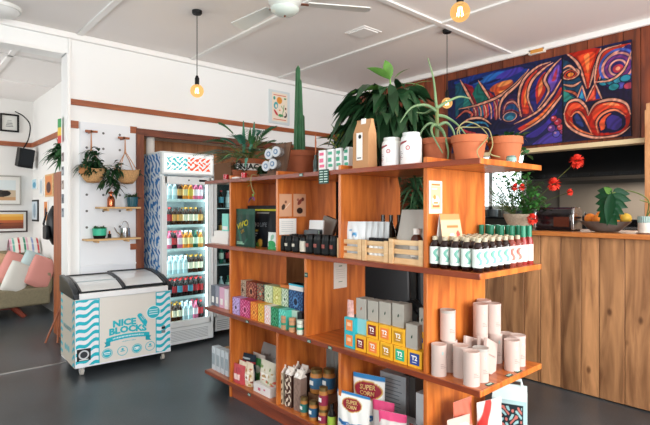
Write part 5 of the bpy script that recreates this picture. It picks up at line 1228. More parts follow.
mb.box((-.03, -.001, .1), (.1, .0014, .02)); mb.build('printed_lines', t)
y, wd = px_box(404, 416, 2.25); carton('dark_carton', 'dark narrow carton right of the pale grey carton', 'carton', wd, .14, .36, cm('4c4846'), (2.24, y, Z0), FACE+.05)
y, wd = px_box(413.5, 423.5, 2.1); carton('white_carton', 'white carton edge against the end upright of the bottom shelf', 'carton', wd, .1, .34, cm('c4c8ca'), (2.12, y, Z0), FACE)
y, wd = px_box(394, 412, 2.06); carton('low_white_carton', 'low pale carton between the pouches and the end upright', 'carton', wd, .1, .17, cm('a8aaac'), (2.07, y, Z0), FACE)
y, wd = px_box(403, 424, 1.99)
pouch('brown_white_bag', 'brown and white patterned bag against the foot of the end upright', 'bag', wd, .08, .21, lambda P: (P.rect(-1, -1, 1, 2, '7c3a34'), P.ell(0, .1, .05, .07, 'd8cfc4'), P.ell(0, .1, .035, .05, '8c4a40'), P.ell(.0, .1, .015, .03, 'd8cfc4')), (2.03, y-.01, Z0), FACE, back=cm('7c3a34'))
t = T('straw_bundle', 'bundle of grey brown straw between the corn chip bags', 'bundle', (2.01, Yat(364, 2.01), Z0), 0); mb = MB().mat(cm('8c7a6c'))
for k in range(26): a = random.uniform(0, 6.28); mb.tube([(.01*math.cos(a), .01*math.sin(a), 0), (.03*math.cos(a), .03*math.sin(a), random.uniform(.1, .15))], .0025, 5)
mb.build('straws', t)
# end shelf, bottom: bags and the tote box
def eb(P): P.rect(-1, -1, 1, 2, 'd0ab9c'); P.rect(-1, .26, 1, .4, 'c86a54'); P.ell(0, .2, .03, .02, '6ab8c8'); P.ell(-.03, .12, .05, .05, 'e8dad2'); P.ell(.04, .08, .03, .05, 'd8a898')
pouch('pale_pink_bag', 'pale pink bag with small blue print under the tin shelf', 'bag', .14, .07, .385, eb, (2.12, 1.36, Z0), -.1, 'bags under the tin shelf')
pouch('pale_pink_bag', 'cream pink bag slumped left under the tin shelf', 'bag', .15, .08, .33, lambda P: (P.rect(-1, -1, 1, 2, 'cfb0a2'), P.ell(0, .2, .04, .05, 'bc7a6a'), P.ell(.02, .28, .04, .02, 'f0e6de')), (2.04, 1.33, Z0), -.2, 'bags under the tin shelf', seed=3)
pouch('red_white_bag', 'red and white bag leaning right under the tin shelf', 'bag', .17, .08, .37, lambda P: (P.rect(-1, -1, 1, 2, 'c8c2be'), P.line([(-.1, .2), (-.01, .36)], .05, .04, 'b02a24'), P.line([(-.02, .05), (.08, .2)], .012, .01, '9a7a74'), P.ell(0, .1, .04, .04, 'b85048')), (2.25, 1.29, Z0), -.25, 'bags under the tin shelf', seed=5)
t = T('handled_box', 'turquoise and white carrier box with a carry handle under the tin shelf', 'box', (2.42, 1.275, Z0), FACE+.42)
MB().mat(cm('bcd8da')).box((0, .06, .165), (.17, .12, .33)).build('box_body', t, .003)
def hb(U, V):
    P = Paint(U*.17, V*.33, 'b0d2d6'); P.rect(.01, .02, .155, .31, '1c2a32'); q_ = np.sin(P.X*160+2*np.sin(P.Y*70))+np.sin(P.Y*130+2*np.sin(P.X*90)); m = (P.X > .018) & (P.X < .148) & (P.Y > .19) & (P.Y < .30); P.put(((q_ > .9) & m).astype(float), '9ac8cc'); P.put(((q_ < -1) & m).astype(float), 'c8746a'); P.rect(.03, .04, .105, .14, 'dce4e4')
    for k in range(6): P.rect(.036, .05+.014*k, .098, .054+.014*k, '8a9498')
    return P.c
grid_paint('front_print', flat(.168, .326, -.084, -.001, .002), 60, 90, hb, t)
MB().mat(cm('d6eaea')).prism([(0, .33), (.12, .33), (.06, .37)], .17, 'x', -.085).box((-.0, .06, .378), (.17, .01, .03)).build('gable_top', t)
mb = MB().mat(cm('d6eaea')); mb.tube([(-.06, .06, .385), (-.055, .06, .42), (.055, .06, .42), (.06, .06, .385)], .009, 8); mb.build('carry_handle', t)

# things on the far side seen through the gaps of the shelving
t = T('bar_chair', 'black padded chair seen through the gap below the wooden crates, left one', 'chair', (2.98, 2.62, 0), -.75, 'black padded chairs behind the shelving')
lth = M('black_leather', '#0b0d10', .4, spec=.25)
MB().mat(lth).box((0, 0, .5), (.46, .44, .09)).build('seat', t, .03, seg=3)
MB().mat(lth).box((0, .2, .80), (.46, .08, .52), (-.12, 0, 0)).build('backrest', t, .03, seg=3)
for sx_ in (-.18, .18):
    for sy_ in (-.17, .17): MB().mat(black).tube([(sx_, sy_, .47), (sx_*1.15, sy_*1.15, 0)], .014, 8).build('leg', t)
    MB().mat(lth).box((sx_*1.33, 0, .66), (.05, .4, .05)).build('armrest', t, .015)
dup(t, (3.36, 2.28, 0), -.75, 'black padded chair seen through the gap below the wooden crates, right one')
t = T('low_cabinet', 'dark low cabinet behind the shelving carrying the spiky palm', 'cabinet', (3.95, 3.36, 0), -PI/2)
dkc = M('dark_cabinet', '#24201e', .5)
MB().mat(dkc).box((0, .2, .5), (.7, .4, 1.0)).build('cabinet_body', t, .004)
for s in (-1, 1):
    dd_ = MB().mat(dkc).box((s*.175, -.008, .5), (.34, .016, .9)).build('door', t, .003); MB().mat(steel).tube([(s*.03, -.03, .45), (s*.03, -.03, .6)], .005, 6).build('handle', dd_)
pot('dark_pot', 'black pot of the spiky palm on the low dark cabinet', 4.12, 3.2, 1.0, .13, .1, .2, black, .03)
pl = T('spiky_palm', 'dark spiky palm seen through the upper gap of the shelving', 'plant', (4.12, 3.2, 1.25)); mb = MB().mat(lfD)
mb.mat(leafm('palm_green', '#33573a'))
for i in range(170): a = random.uniform(0, 6.28); e = random.uniform(-.2, 1.45); mb.leaf((0, 0, .16+.3*random.random()), rdir(a, e), random.uniform(.34, .5), .03, random.uniform(.2, .9), 6, .3, .6)
mb.build('foliage', pl); MB().mat(stemm).tube([(0, 0, 0), (0, 0, .35)], .02, 8).build('stem', pl)

# ================================================================== COUNTER
CX = 4.05; CZ = 1.262
ct = T('bar_counter', 'long bar counter clad in rustic upright timber planks under an orange worktop', 'counter', (CX, 0, 0))
mb = MB().mat(plankw); y = -2.2; random.seed(21)
while y < 2.95:
    wd = random.uniform(.13, .2); mb.box((0, y+wd/2, .615), (.03, wd-.004, 1.215)); y += wd
mb.build('plank_cladding', ct, .003)
MB().mat(M('counter_core', '#2a1a10', .8)).box((.3, .36, .605), (.56, 5.1, 1.21)).build('counter_core', ct)
MB().mat(wood('orange_worktop', '#a85a28', '#cf8444', (9, 1, 9), 2.4, .35, coat=.3)).box((.28, .38, CZ-.019), (.68, 5.2, .038)).build('worktop', ct, .004)
# woven/stone bowl planter with red geranium
gx, gy = 4.18, Yat(521, 4.18)
t = T('bowl_planter', 'pale textured bowl planter on the counter behind the green capped bottles', 'planter', (gx, gy, CZ))
MB().mat(M('pale_basket', '#b3a48f', .8, noise=.15, nscale=60, bump=.5)).lathe([(.075, 0), (.1, .01), (.145, .11), (.15, .135), (.138, .135), (.1, .03), (.0001, .03)], 30).build('bowl', t)
MB().mat(soil).lathe([(.13, .12), (.0001, .125)], 20).build('soil', t)
p = T('olive_foliage_plant', 'airy grey green leafy plant, left half of the bowl planter', 'plant', (gx, gy+.06, CZ+.12)); st = MB().mat(stemm); mb = MB().mat(olive)
for k in range(30):
    a = random.uniform(0, 6.28); e = random.uniform(.5, 1.4); d = rdir(a, e)+Vector((-.1, .45, 0)); d.normalize(); l = random.uniform(.2, .4)
    st.tube([(0, 0, 0), tuple(d*l*.6), tuple(d*l+Vector((0, 0, -.02)))], .0025, 4)
    for q in range(9): mb.leaf(d*l*(.3+.08*q), rdir(random.uniform(0, 6.28), random.uniform(-.2, .9)), .055, .013, .2, 4)
st.build('stems', p); mb.build('foliage', p)
lfG = leafm('geranium_green', '#4a8a42')
p = T('geranium', 'bushy green geranium with red flower heads, right half of the bowl planter', 'plant', (gx, gy-.04, CZ+.12)); mb = MB().mat(lfG); st = MB().mat(stemm)
def gp_(px, py, X=4.1): Y = Yat(px, X); return Vector((X-gx, Y-(gy-.04), zof(py, X, Y)-(CZ+.12)))
tips = [gp_(*q) for q in ((500, 165), (515, 170), (528, 175), (535, 190), (545, 200), (520, 195), (510, 185), (538, 205), (528, 208), (516, 160), (500, 178), (540, 182), (522, 182))]
for tp in tips:
    st.tube([(0, 0, 0), tuple(tp*.5+Vector((0, 0, .02))), tuple(tp)], .003, 5)
    for q in range(34):
        c_ = tp*random.uniform(.3, 1.05)+Vector([random.uniform(-.045, .045) for _ in range(3)]); mb.leaf(c_, rdir(random.uniform(0, 6.28), random.uniform(-.3, 1.)), random.uniform(.05, .085), random.uniform(.022, .034), .4, 4)
mb.build('foliage', p)
red = M('geranium_red', '#ff4a38', .6, noise=.2, nscale=60)
stalks = [((577, 161), .058), ((554, 184), .056), ((570, 192), .028), ((515, 187), .034), ((532, 219), .05), ((522, 187), .032)]
for k, (q, r_) in enumerate(stalks):
    tp = gp_(*q, X=4.05 if k != 4 else 3.99); st.tube(smooth_pts([(0, 0, .02), tuple(tp*.5+Vector((0, 0, .03 if k < 4 else -.02))), tuple(tp)], 4), .0028, 5); fl_ = MB().mat(red)
    for n_ in range(90):
        d = rdir(random.uniform(0, 6.28), random.uniform(-1.2, 1.5)); fl_.leaf(tp+d*r_*.3, d, r_*.75, r_*.62, .1, 3, .3, .6)
    fl_.build('flower_head', p)
for q0, q1 in (((545, 167), (577, 161)), ((536, 185), (574, 192))):
    a_, b_ = gp_(*q0), gp_(*q1)
    for k in range(3): mb2 = None
st.build('stems', p)
# toaster
tx, ty = 4.2, (Yat(537, 4.2)+Yat(579, 4.2))/2
t = T('toaster', 'shiny black and chrome toaster on the counter right of the red geranium', 'toaster', (tx, ty, CZ), FACE)
tw = Yat(537, 4.2)-Yat(579, 4.2)
body = [(-.085, .01), (-.088, .13), (-.075, .175), (-.05, .192), (.05, .192), (.075, .175), (.088, .13), (.085, .01)]
MB().mat(M('toaster_black_gloss', '#1a1416', .12, coat=.6)).prism([(p_[0], p_[1]) for p_ in body], tw*.82, 'x', -tw*.41).build('body', t, .006)
for s in (-1, 1): MB().mat(steel).prism([(p_[0]*1.03, p_[1]*1.02) for p_ in body], tw*.07, 'x', (tw*.41 if s > 0 else -tw*.41-tw*.07)).build('end_panel', t, .006)
MB().mat(black).box((0, -.03, .193), (tw*.66, .022, .004)).box((0, .03, .193), (tw*.66, .022, .004)).build('bread_slots', t)
MB().mat(black).box((tw*.5, 0, .11), (.02, .04, .015)).build('lever', t, .003)
MB().mat(black).box((0, 0, .007), (tw*.9, .14, .012)).build('feet', t)
MB().mat(M('copper_sheen', '#7c4838', .25, .8)).box((tw*.2, -.0885, .075), (tw*.36, .003, .08)).build('side_panel', t)
# fruit bowl
bx, by = 4.22, Yat(605, 4.22)
t = T('fruit_bowl', 'wide grey brown bowl full of oranges on the counter', 'bowl', (bx, by, CZ))
o = MB().mat(M('bowl_grey', '#6e6660', .5, noise=.15, nscale=20)).lathe([(.06, 0), (.1, .008), (.175, .075), (.182, .085), (.172, .085), (.1, .02), (.0001, .016)], 32).build('bowl_body', t)
orm = M('orange_peel', '#e8862c', .5, bump=.25, nscale=140); yem = M('yellow_peel', '#d8b040', .5)
fr_ = [(-.02, .09, .085, orm, 'orange at the left front of the fruit bowl'), (.05, .11, .085, orm, 'orange at the left back of the fruit bowl'), (-.07, .02, .08, orm, 'orange half hidden behind the split leaf, front of bowl'), (.02, .03, .105, orm, 'orange topmost in the middle of the fruit bowl'),
       (.09, .03, .085, orm, 'orange at the back middle of the fruit bowl'), (-.04, -.065, .08, orm, 'orange right of the leaf stem in the fruit bowl'), (.04, -.08, .08, yem, 'yellow lemon like fruit at the right of the bowl'), (.0, -.125, .09, yem, 'yellow green fruit at the far right edge of bowl')]
for x_, y_, z_, m_, lb in fr_:
    t2_ = T('orange' if m_ is orm else 'lemon', lb, 'fruit', (bx+x_, by+y_*1.15, CZ+z_+.018), random.random(), 'fruit in the bowl')
    MB().mat(m_).sphere((0, 0, 0), .043, .95, 18).build('peel', t2_); MB().mat(lfM).lathe([(.004, 0), (.0001, .002)], 8, (0, 0, .0405)).build('stem_scar', t2_)
# striped cup with the split monstera leaf
vx, vy = 4.12, Yat(646.5, 4.12)
t = T('ribbed_planter', 'white planter with grey green ribbed rim at the right end of the counter', 'planter', (vx, vy, CZ))
def rib(u, v): a = 2*PI*u; r = .055*(1+.03*math.cos(a*26)); return (r*math.cos(a), r*math.sin(a), .082+v*.045)
MB().mat(cm('dcd4ca')).lathe([(.044, .004), (.054, .02), (.055, .08), (.0001, .08)], 30).build('cup', t); MB().mat(cm('8fa8a4')).sheet(rib, 104, 1, True).build('ribbed_band', t)
MB().mat(cm('dcd4ca')).lathe([(.05, 0), (.075, .01), (.07, .012), (.0001, .008)], 30).build('saucer', t)
p = T('monstera', 'large split green monstera leaf hanging before the fruit bowl', 'plant', (vx, vy, CZ+.12))
def vp_(px, py, X=4.0): Y = Yat(px, X); return Vector((X-vx, Y-vy, zof(py, X, Y)-(CZ+.12)))
base = vp_(612, 193); tipv = vp_(607, 226)
MB().mat(stemm).tube(smooth_pts([(0, 0, 0), tuple(vp_(648, 200, 4.1)), tuple(vp_(630, 191, 4.05)), tuple(base)], 6), .0045, 6).build('leaf_stalk', p)
MB().mat(stemm).tube(smooth_pts([(0, 0, 0), tuple(vp_(652, 205, 4.1)), tuple(vp_(640, 200, 4.0))], 5), .004, 6).build('leaf_stalk', p)
mb = MB().mat(M('monstera_green', '#164428', .3, noise=.2, nscale=10)); 
ax = (tipv-base); Lm = ax.length; axn = ax.normalized(); sdv = Vector((0, -1, 0)); sdv = (sdv-axn*sdv.dot(axn)).normalized(); nn = axn.cross(sdv)
for s in (-1, 1):
    for k in range(6):
        t0 = -.16+k*.19; a0 = .25+.18*k; root_ = base+axn*Lm*max(0, t0*.8+.1)
        dd = (sdv*s*math.cos(a0*.62)+axn*math.sin(a0*.8-.35)).normalized(); l_ = Lm*(.56-.05*k) if k else Lm*.46
        mb.leaf(root_-nn*.004, dd+nn*(-.15), l_, Lm*.32, 0.1, 7, .12, .62, up=tuple(nn))
mb.leaf(base, axn, Lm, Lm*.3, 0, 8, .15, .7, up=tuple(nn)); mb.mat(lfL); mb.leaf(base-nn*.006, sdv*-.6-axn*.35, Lm*.3, Lm*.2, 0, 5, .2, .6, up=tuple(nn)); mb.build('split_leaf', p)

# ================================================================== KITCHEN
st_dark = M('dark_steel', '#2e3032', .35, .8)
t = T('range_hood', 'long black extraction hood in the dark kitchen behind the counter', 'range hood', (5.9, 1.4, 0))
MB().mat(M('hood_black', '#0c0d0e', .4)).prism([(0, 1.80), (.75, 1.80), (.75, 2.5), (.35, 2.5), (0, 1.97)], 3.1, 'y', -1.55).build('canopy', t)
mb = MB().mat(st_dark)
for k in range(12): mb.box((-.004, -1.4+k*.25, 1.83), (.006, .2, .03))
mb.build('front_trim', t)
t = T('kitchen_bench', 'stainless steel bench along the kitchen behind the counter', 'bench', (6.3, 1.3, 0))
MB().mat(M('dull_steel', '#77746e', .4, .6)).box((.35, 0, .9), (.8, 3.4, .04)).build('bench_top', t); MB().mat(M('dull_steel_splash', '#9a9084', .45, .4)).box((.85, 0, 1.35), (.02, 3.4, .86)).build('splashback', t)
MB().mat(st_dark).box((.4, 0, .45), (.7, 3.3, .86)).build('lower_cupboard', t)
t = T('stock_pot', 'tall dark steel stock pot in the kitchen between toaster and fruit bowl', 'pot', (6.5, Yat(585, 6.5), .92)); MB().mat(st_dark).lathe([(.17, 0), (.175, .01), (.175, .42), (.18, .425), (.17, .43), (.0001, .44)], 26).build('pot_body', t); MB().mat(black).tube([(-.03, 0, .44), (0, 0, .475), (.03, 0, .44)], .008, 6).build('lid_knob', t)
t = T('coffee_machine', 'dark espresso machine in kitchen right of the monstera leaf', 'machine', (6.45, Yat(627, 6.45), .92), FACE)
MB().mat(blackg).box((0, .15, .2), (.5, .32, .4)).build('machine_body', t, .01); MB().mat(steel).box((0, -.02, .28), (.4, .02, .06)).tube([(-.12, -.06, .2), (-.12, -.0, .2)], .02, 10).tube([(.12, -.06, .2), (.12, 0, .2)], .02, 10).build('front_panel', t)
t = T('wire_shelf', 'kitchen shelf with crockery in front of the bright window', 'shelf', (7.0, 3.7, 1.30)); MB().mat(st_dark).box((0, 0, 0), (.25, 1.6, .02)).build('shelf_board', t)
for s in (-1, 1): MB().mat(st_dark).box((.09, s*.75, -.65), (.03, .03, 1.3)).build('leg', t)
for q in range(5): tag(MB().mat(cm('5c6468' if q % 2 else 'a8a49c')).lathe([(.05, 0), (.08, .01), (.085, .12), (.0001, .12)], 16).build('bowl'), f'kitchen bowl, {ORD[q]} on the shelf before the bright window', 'bowl', (7.0, 4.2-.24*q, 1.31), 0, 'bowls on the kitchen shelf')
area('splash_fill_light', (6.45, 1.4, 1.77), (0, 0, 0), .15, 2.4, 40, (1, .88, .76))  # added fill lamp under the hood, brightens the splashback

# ================================================================== PAINTING
PYL, PYR = 3.42, 1.475; PZ0, PZ1 = 2.105, 2.975
PW, PH = PYL-PYR, PZ1-PZ0
pa = T('painting', 'long colourful swirling abstract canvas on the plank wall above the servery', 'painting', (WX, PYL, PZ0), FACE)
MB().mat(cm('181c2c')).box((PW/2, -.015, PH/2), (PW, .03, PH)).build('canvas_frame', pa, .002)
def z1(p):   # study coordinates of the picture (a 650x402 enlargement) to canvas coordinates
    px, py = 440+p[0]/3.095, 20+p[1]/3.095; Y = Yat(px, WX-.03); return (PYL-Y, zof(py, WX-.03, Y)-PZ0)
def paintf(U, V):
    P = Paint(U*PW, V*PH, '1c2450'); X, Y = P.X, P.Y
    k = PW/1.95
    def L_(pts, w0, w1, c): P.line(smooth_pts([z1(q) for q in pts], 5), w0, w1, c)
    def taper(w_): return lambda t: w_*np.sin(PI*np.clip(t, .03, .97))+.006
    def B(pts, w_, c):
        if w_ < .06: P.line(smooth_pts([z1(q) for q in pts], 5), taper(w_*1.7), 0, '0e1026')
        P.line(smooth_pts([z1(q) for q in pts], 5), taper(w_), 0, c)
    def E(c, rx, ry, col, rot=0, soft=.08): x, y = z1(c); P.ell(x, y, rx, ry, col, soft, rot)
    def Pg(pts, c): P.poly([z1(q) for q in pts], c)
    def S(pts, w_, c='d9a08a', o=True):   # contour stroke with its dark edge
        if o: P.line(smooth_pts([z1(q) for q in pts], 6), taper(w_*2.1), 0, '0b0d22')
        P.line(smooth_pts([z1(q) for q in pts], 6), taper(w_), 0, c)
    def G(pts, c): Pg(smooth_pts(pts+[pts[0]], 6), c)      # rounded patch
    # sky and mountains
    G([(48, 190), (130, 165), (260, 150), (275, 160), (230, 200), (140, 215), (50, 200)], '1c3a86'); E((150, 180), .2, .035, '2f6cb4', 8); E((215, 165), .16, .04, '4a3f9c', 8); E((110, 190), .1, .02, '121c4c', 8); E((190, 205), .14, .05, 'b85a3c', 8); E((200, 196), .09, .025, 'e0955a', 8); E((165, 190), .09, .012, '16204e', 8)
    Pg([(48, 200), (66, 190), (108, 268), (48, 300)], '1b5668'); Pg([(66, 192), (108, 268), (122, 245), (100, 205)], '8e2433'); Pg([(80, 225), (95, 262), (70, 272)], '2e7f7a'); Pg([(100, 228), (120, 190), (160, 252), (118, 266)], '1d6b62'); Pg([(120, 192), (160, 252), (172, 240)], 'a62c2e'); Pg([(165, 215), (215, 205), (215, 225), (175, 245)], 'c4572f'); Pg([(180, 222), (205, 215), (195, 235)], 'e39a58')
    S([(63, 186), (84, 225), (108, 270)], .022); S([(119, 188), (140, 220), (160, 254)], .02)
    # horn
    G([(60, 278), (110, 262), (180, 238), (232, 196), (262, 200), (262, 300), (210, 335), (130, 345), (52, 350)], '17193f')
    for k, (x_, c_) in enumerate(((92, '1f4e7a'), (108, '98304a'), (124, '2a6a86'), (140, 'c0483e'), (156, '3b3f86'), (172, 'a93a44'), (186, '2b5c8c'))):
        h_ = 16+k*4.2; G([(x_-8, 272-k*5), (x_+9, 268-k*5.5), (x_+13, 292-k*1), (x_-1, 300+k*1.5)], c_); S([(x_-8, 270-k*5), (x_+2, 284-k*3), (x_+3, 300+k*1.5)], .011)
    S([(58, 276), (112, 264), (176, 240), (225, 205), (268, 160)], .02); S([(50, 305), (78, 282), (100, 292), (92, 305)], .02, 'c96a5c'); S([(48, 338), (88, 308), (128, 304), (158, 322)], .018); S([(55, 350), (95, 322), (135, 318), (150, 330)], .018, '3a86ae'); S([(60, 330), (80, 345), (110, 350)], .02, 'b8404a')
    # mouth of the horn with the blue disc
    G([(185, 300), (186, 262), (205, 235), (240, 232), (262, 262), (262, 300), (235, 322), (200, 320)], '2a1d4c'); G([(192, 292), (198, 262), (222, 244), (246, 262), (250, 290), (225, 285)], '7c2f4a'); G([(200, 282), (212, 262), (232, 262), (244, 284), (222, 276)], '214a78')
    S([(184, 305), (186, 262), (204, 232), (240, 200), (275, 152)], .024); S([(196, 292), (204, 262), (226, 252), (244, 272), (248, 296)], .014, 'c98a80')
    E((216, 299), .092, .062, '0b0d22'); E((216, 299), .082, .054, 'd2988a'); E((216, 299), .07, .046, '235a78'); E((217, 303), .04, .024, '3f88a0')
    # rising flames
    G([(250, 300), (243, 245), (258, 185), (300, 145), (335, 132), (300, 175), (280, 235), (288, 290)], '6b2340'); G([(258, 290), (252, 240), (268, 190), (300, 155), (285, 195), (270, 240), (276, 285)], 'c4432e'); G([(262, 270), (260, 235), (276, 195), (272, 235)], 'e8894e')
    G([(286, 288), (276, 240), (286, 190), (322, 148), (350, 130), (330, 175), (334, 215), (306, 270)], '2b2a6e'); G([(300, 262), (296, 215), (312, 175), (332, 160), (322, 190), (326, 220)], 'b5372f'); G([(304, 240), (306, 205), (318, 182), (316, 215)], 'e08a56')
    G([(306, 272), (336, 225), (326, 185), (345, 148), (374, 120), (376, 180), (350, 232)], '3d2a78'); G([(338, 225), (334, 190), (352, 155), (368, 138), (366, 175), (350, 212)], '7a5bb4'); G([(345, 190), (356, 160), (364, 150), (358, 185)], 'b3405c')
    for pts in ([(252, 300), (243, 245), (258, 188), (300, 146), (342, 130)], [(290, 288), (272, 240), (284, 190), (322, 150), (350, 132)], [(302, 276), (336, 222), (324, 184), (348, 146), (374, 120)]): S(pts, .02)
    # sweeping lower bands
    G([(232, 322), (300, 288), (350, 235), (376, 185), (376, 232), (330, 295), (262, 345), (235, 345)], '2b1c52'); G([(240, 336), (305, 296), (352, 243), (374, 208), (370, 235), (320, 292), (258, 340)], 'b8382e'); G([(262, 326), (318, 286), (356, 246), (340, 275), (290, 318)], 'e37c46')
    G([(240, 358), (318, 315), (368, 255), (377, 262), (350, 315), (290, 372)], '1b2356'); G([(262, 362), (322, 322), (362, 275), (345, 315), (300, 360)], '43369a')
    for pts in ([(230, 322), (300, 285), (346, 234), (377, 182)], [(245, 350), (315, 306), (360, 255), (377, 232)]): S(pts, .018)
    G([(285, 385), (340, 345), (378, 330), (378, 374)], '4d3f96')
    for c_, r_, col in (((345, 335), .045, '6c4596'), ((365, 315), .042, 'a8324a'), ((360, 352), .04, '5b55a8'), ((383, 342), .045, '84365f'), ((372, 332), .035, 'bb4550'), ((390, 362), .04, '5550a8'), ((352, 305), .035, 'ad3845')): E(c_, r_*1.0, r_*.95, '0d0e28'); E(c_, r_*.85, r_*.8, col); x, y = z1(c_); P.ell(x-.01, y+.01, r_*.3, r_*.22, 'd8a0b8', .5)
    # right panel
    Pg([(380, 110), (598, 65), (595, 355), (380, 375)], '1d1636')
    G([(392, 104), (495, 88), (482, 150), (458, 214), (440, 165), (415, 125)], 'a92718'); G([(425, 112), (478, 100), (466, 150), (456, 192), (444, 150)], 'd4502c'); G([(445, 112), (462, 106), (458, 165)], 'ec8a50'); S([(392, 104), (428, 138), (454, 212)], .016); S([(498, 88), (480, 145), (462, 208)], .016)
    G([(380, 122), (410, 140), (440, 200), (430, 245), (380, 262)], '1c4560'); G([(383, 205), (405, 235), (425, 246), (384, 252)], '35837a'); E((404, 168), .10, .065, '0f1030'); P.ring(*z1((404, 167)), .078, .016, 'd59a80', .05); P.ring(*z1((404, 168)), .052, .02, 'b8402c', .034); E((404, 169), .03, .02, 'e08a3c'); S([(382, 150), (402, 142), (428, 165)], .014); S([(383, 200), (412, 204), (436, 190)], .016); S([(384, 218), (415, 226), (436, 248)], .016, 'b0604c')
    G([(500, 92), (592, 70), (560, 88), (515, 128), (490, 180), (478, 205), (482, 140)], 'b43a26'); G([(500, 130), (540, 94), (585, 76), (540, 105), (508, 150)], 'e27c48'); S([(478, 205), (484, 142), (504, 96), (560, 76)], .014); S([(494, 185), (508, 134), (546, 98), (592, 74)], .016)
    G([(500, 175), (515, 130), (550, 100), (592, 80), (594, 205), (560, 212), (515, 205)], '33286a'); P.ring(*z1((550, 142)), .15, .022, '4a62b0'); P.ring(*z1((550, 145)), .125, .018, 'd09288'); P.ring(*z1((550, 145)), .095, .022, '7a3a7a'); P.ring(*z1((550, 147)), .068, .016, 'd8a090'); E((551, 150), .045, .038, 'b83c50'); E((551, 150), .02, .017, 'e8a080')
    for c_, col in (((508, 193), '2f8296'), ((530, 190), '237488'), ((552, 185), '4090a6'), ((574, 180), '2f8296'), ((560, 203), '5c58a8'), ((585, 203), 'a8445a'), ((538, 207), '2a8088')): E(c_, .05, .036, '0d0e28'); E(c_, .042, .029, col)
    S([(480, 192), (530, 185), (570, 152), (593, 96)], .014)
    for pts, col in (([(420, 252), (440, 205), (453, 248)], '1f5aa0'), ([(430, 246), (440, 220), (446, 242)], '4aa0c0'), ([(452, 252), (480, 198), (502, 246)], '98281f'), ([(460, 246), (478, 210), (480, 246)], 'd86048'), ([(482, 245), (484, 208), (500, 242)], '2c3c8c')): Pg(pts, col)
    for pts in ([(420, 254), (432, 222), (440, 203)], [(440, 203), (447, 226), (454, 250)], [(452, 252), (466, 222), (480, 196)], [(480, 196), (491, 222), (502, 247)]): S(pts, .008)
    # heart
    G([(380, 285), (395, 250), (425, 243), (452, 262), (458, 285), (480, 252), (530, 240), (575, 255), (594, 290), (590, 335), (555, 362), (480, 372), (420, 352), (390, 325)], '0e0c24')
    G([(385, 288), (400, 258), (428, 250), (450, 270), (458, 296), (484, 262), (530, 248), (572, 262), (588, 292), (582, 330), (550, 352), (480, 362), (425, 342), (395, 318)], 'a82418')
    G([(392, 285), (408, 262), (430, 258), (446, 276), (430, 272), (408, 280), (402, 300)], 'd85a38'); G([(470, 290), (492, 266), (532, 254), (568, 268), (580, 290), (545, 272), (505, 280), (478, 310)], 'd44e30'); G([(500, 262), (532, 255), (556, 264), (528, 264)], 'ee9262')
    G([(410, 296), (425, 284), (440, 292), (452, 325), (470, 350), (432, 335), (412, 318)], '14163a'); G([(414, 300), (424, 290), (432, 300), (446, 330), (425, 322)], '2c3c74')
    G([(495, 350), (488, 318), (505, 292), (540, 280), (570, 295), (574, 325), (548, 346)], '14143a'); G([(518, 335), (516, 308), (535, 294), (560, 304), (562, 325), (545, 340)], '41347c'); G([(498, 342), (494, 318), (508, 298), (530, 288), (512, 308), (510, 335)], 'd8603c')
    S([(384, 290), (398, 256), (428, 248), (452, 270), (459, 294)], .018); S([(459, 296), (482, 260), (530, 246), (575, 258), (590, 292)], .018); S([(384, 290), (392, 322), (425, 348), (480, 364), (550, 356), (588, 330)], .016); S([(405, 300), (424, 284), (444, 300), (470, 352)], .014, 'e08a6a'); S([(490, 350), (484, 318), (504, 290), (542, 278), (574, 296)], .015, 'e08a6a'); S([(400, 312), (430, 340), (475, 356)], .012, 'e07c54')
    P.line([z1((379, 112)), z1((381, 378))], .014, .014, '0c0c1c')
    # brush streaks belonging to the paint
    n_ = .5+.5*np.sin(X*60+5*np.sin(Y*14+X*7)+3*np.sin(X*23-Y*31)); g_ = P.c.mean(1, keepdims=True); P.c = np.clip(g_+(P.c-g_)*1.05, 0, 1)**1.12*(.82+.26*n_[:, None])
    return P.c
grid_paint('painted_canvas', lambda U, V: np.stack([U*PW, np.full_like(U, -.031), V*PH], 1), 420, 190, paintf, pa, painted('canvas_paint', .45))
# orange sensor on the cornice
t = T('wall_sensor', 'small orange and white sensor box under the cornice above the painting', 'sensor', (WX, Yat(538, WX), 3.075), FACE)
MB().mat(cm('e8e0d4')).box((0, -.02, 0), (.17, .04, .05)).build('housing', t, .004); MB().mat(cm('d89848')).box((.005, -.042, 0), (.13, .006, .036)).build('orange_lens', t)

# ================================================================== FRAMED POSTER, PENDANTS, FAN
x0, x1 = 3.62, 3.945; 
t = T('framed_poster', 'white framed fruit print on the upper white wall, left of the cactus', 'picture', ((x0+x1)/2, WY, 2.535), 0)
MB().mat(cm('d4dee0')).box((0, -.01, .215), (x1-x0, .02, .43)).build('frame', t, .003)
def fpst(U, V):
    P = Paint(U, V, 'efe2d0'); P.rect(.1, .9, .9, .93, 'd8603c'); P.rect(.1, .06, .9, .09, 'd8603c'); P.ell(.48, .74, .17, .12, 'e0923a', .2); P.ell(.15, .8, .07, .06, '3a9a8a'); P.ell(.85, .82, .08, .03, '5a9a58'); P.ell(.25, .55, .14, .12, '4aa8b0', rot=20); P.ell(.27, .53, .07, .06, 'efe2d0')
    P.line([(.68, .2), (.78, .6)], .06, .03, '5a9a5a'); P.line([(.6, .55), (.78, .4)], .04, .02, '8ab07a'); P.ell(.25, .3, .16, .05, 'c8343c', rot=-35); P.ell(.55, .22, .15, .05, '4a9a60'); P.ell(.85, .26, .12, .1, '2c2c34'); P.ell(.8, .29, .1, .08, 'efe2d0'); P.ell(.88, .48, .05, .04, '6a3a24'); P.ell(.5, .4, .05, .03, 'e0923a'); return P.c
grid_paint('printed_picture', flat(.245, .37, -.1225, -.0212, .03), 50, 76, fpst, t)
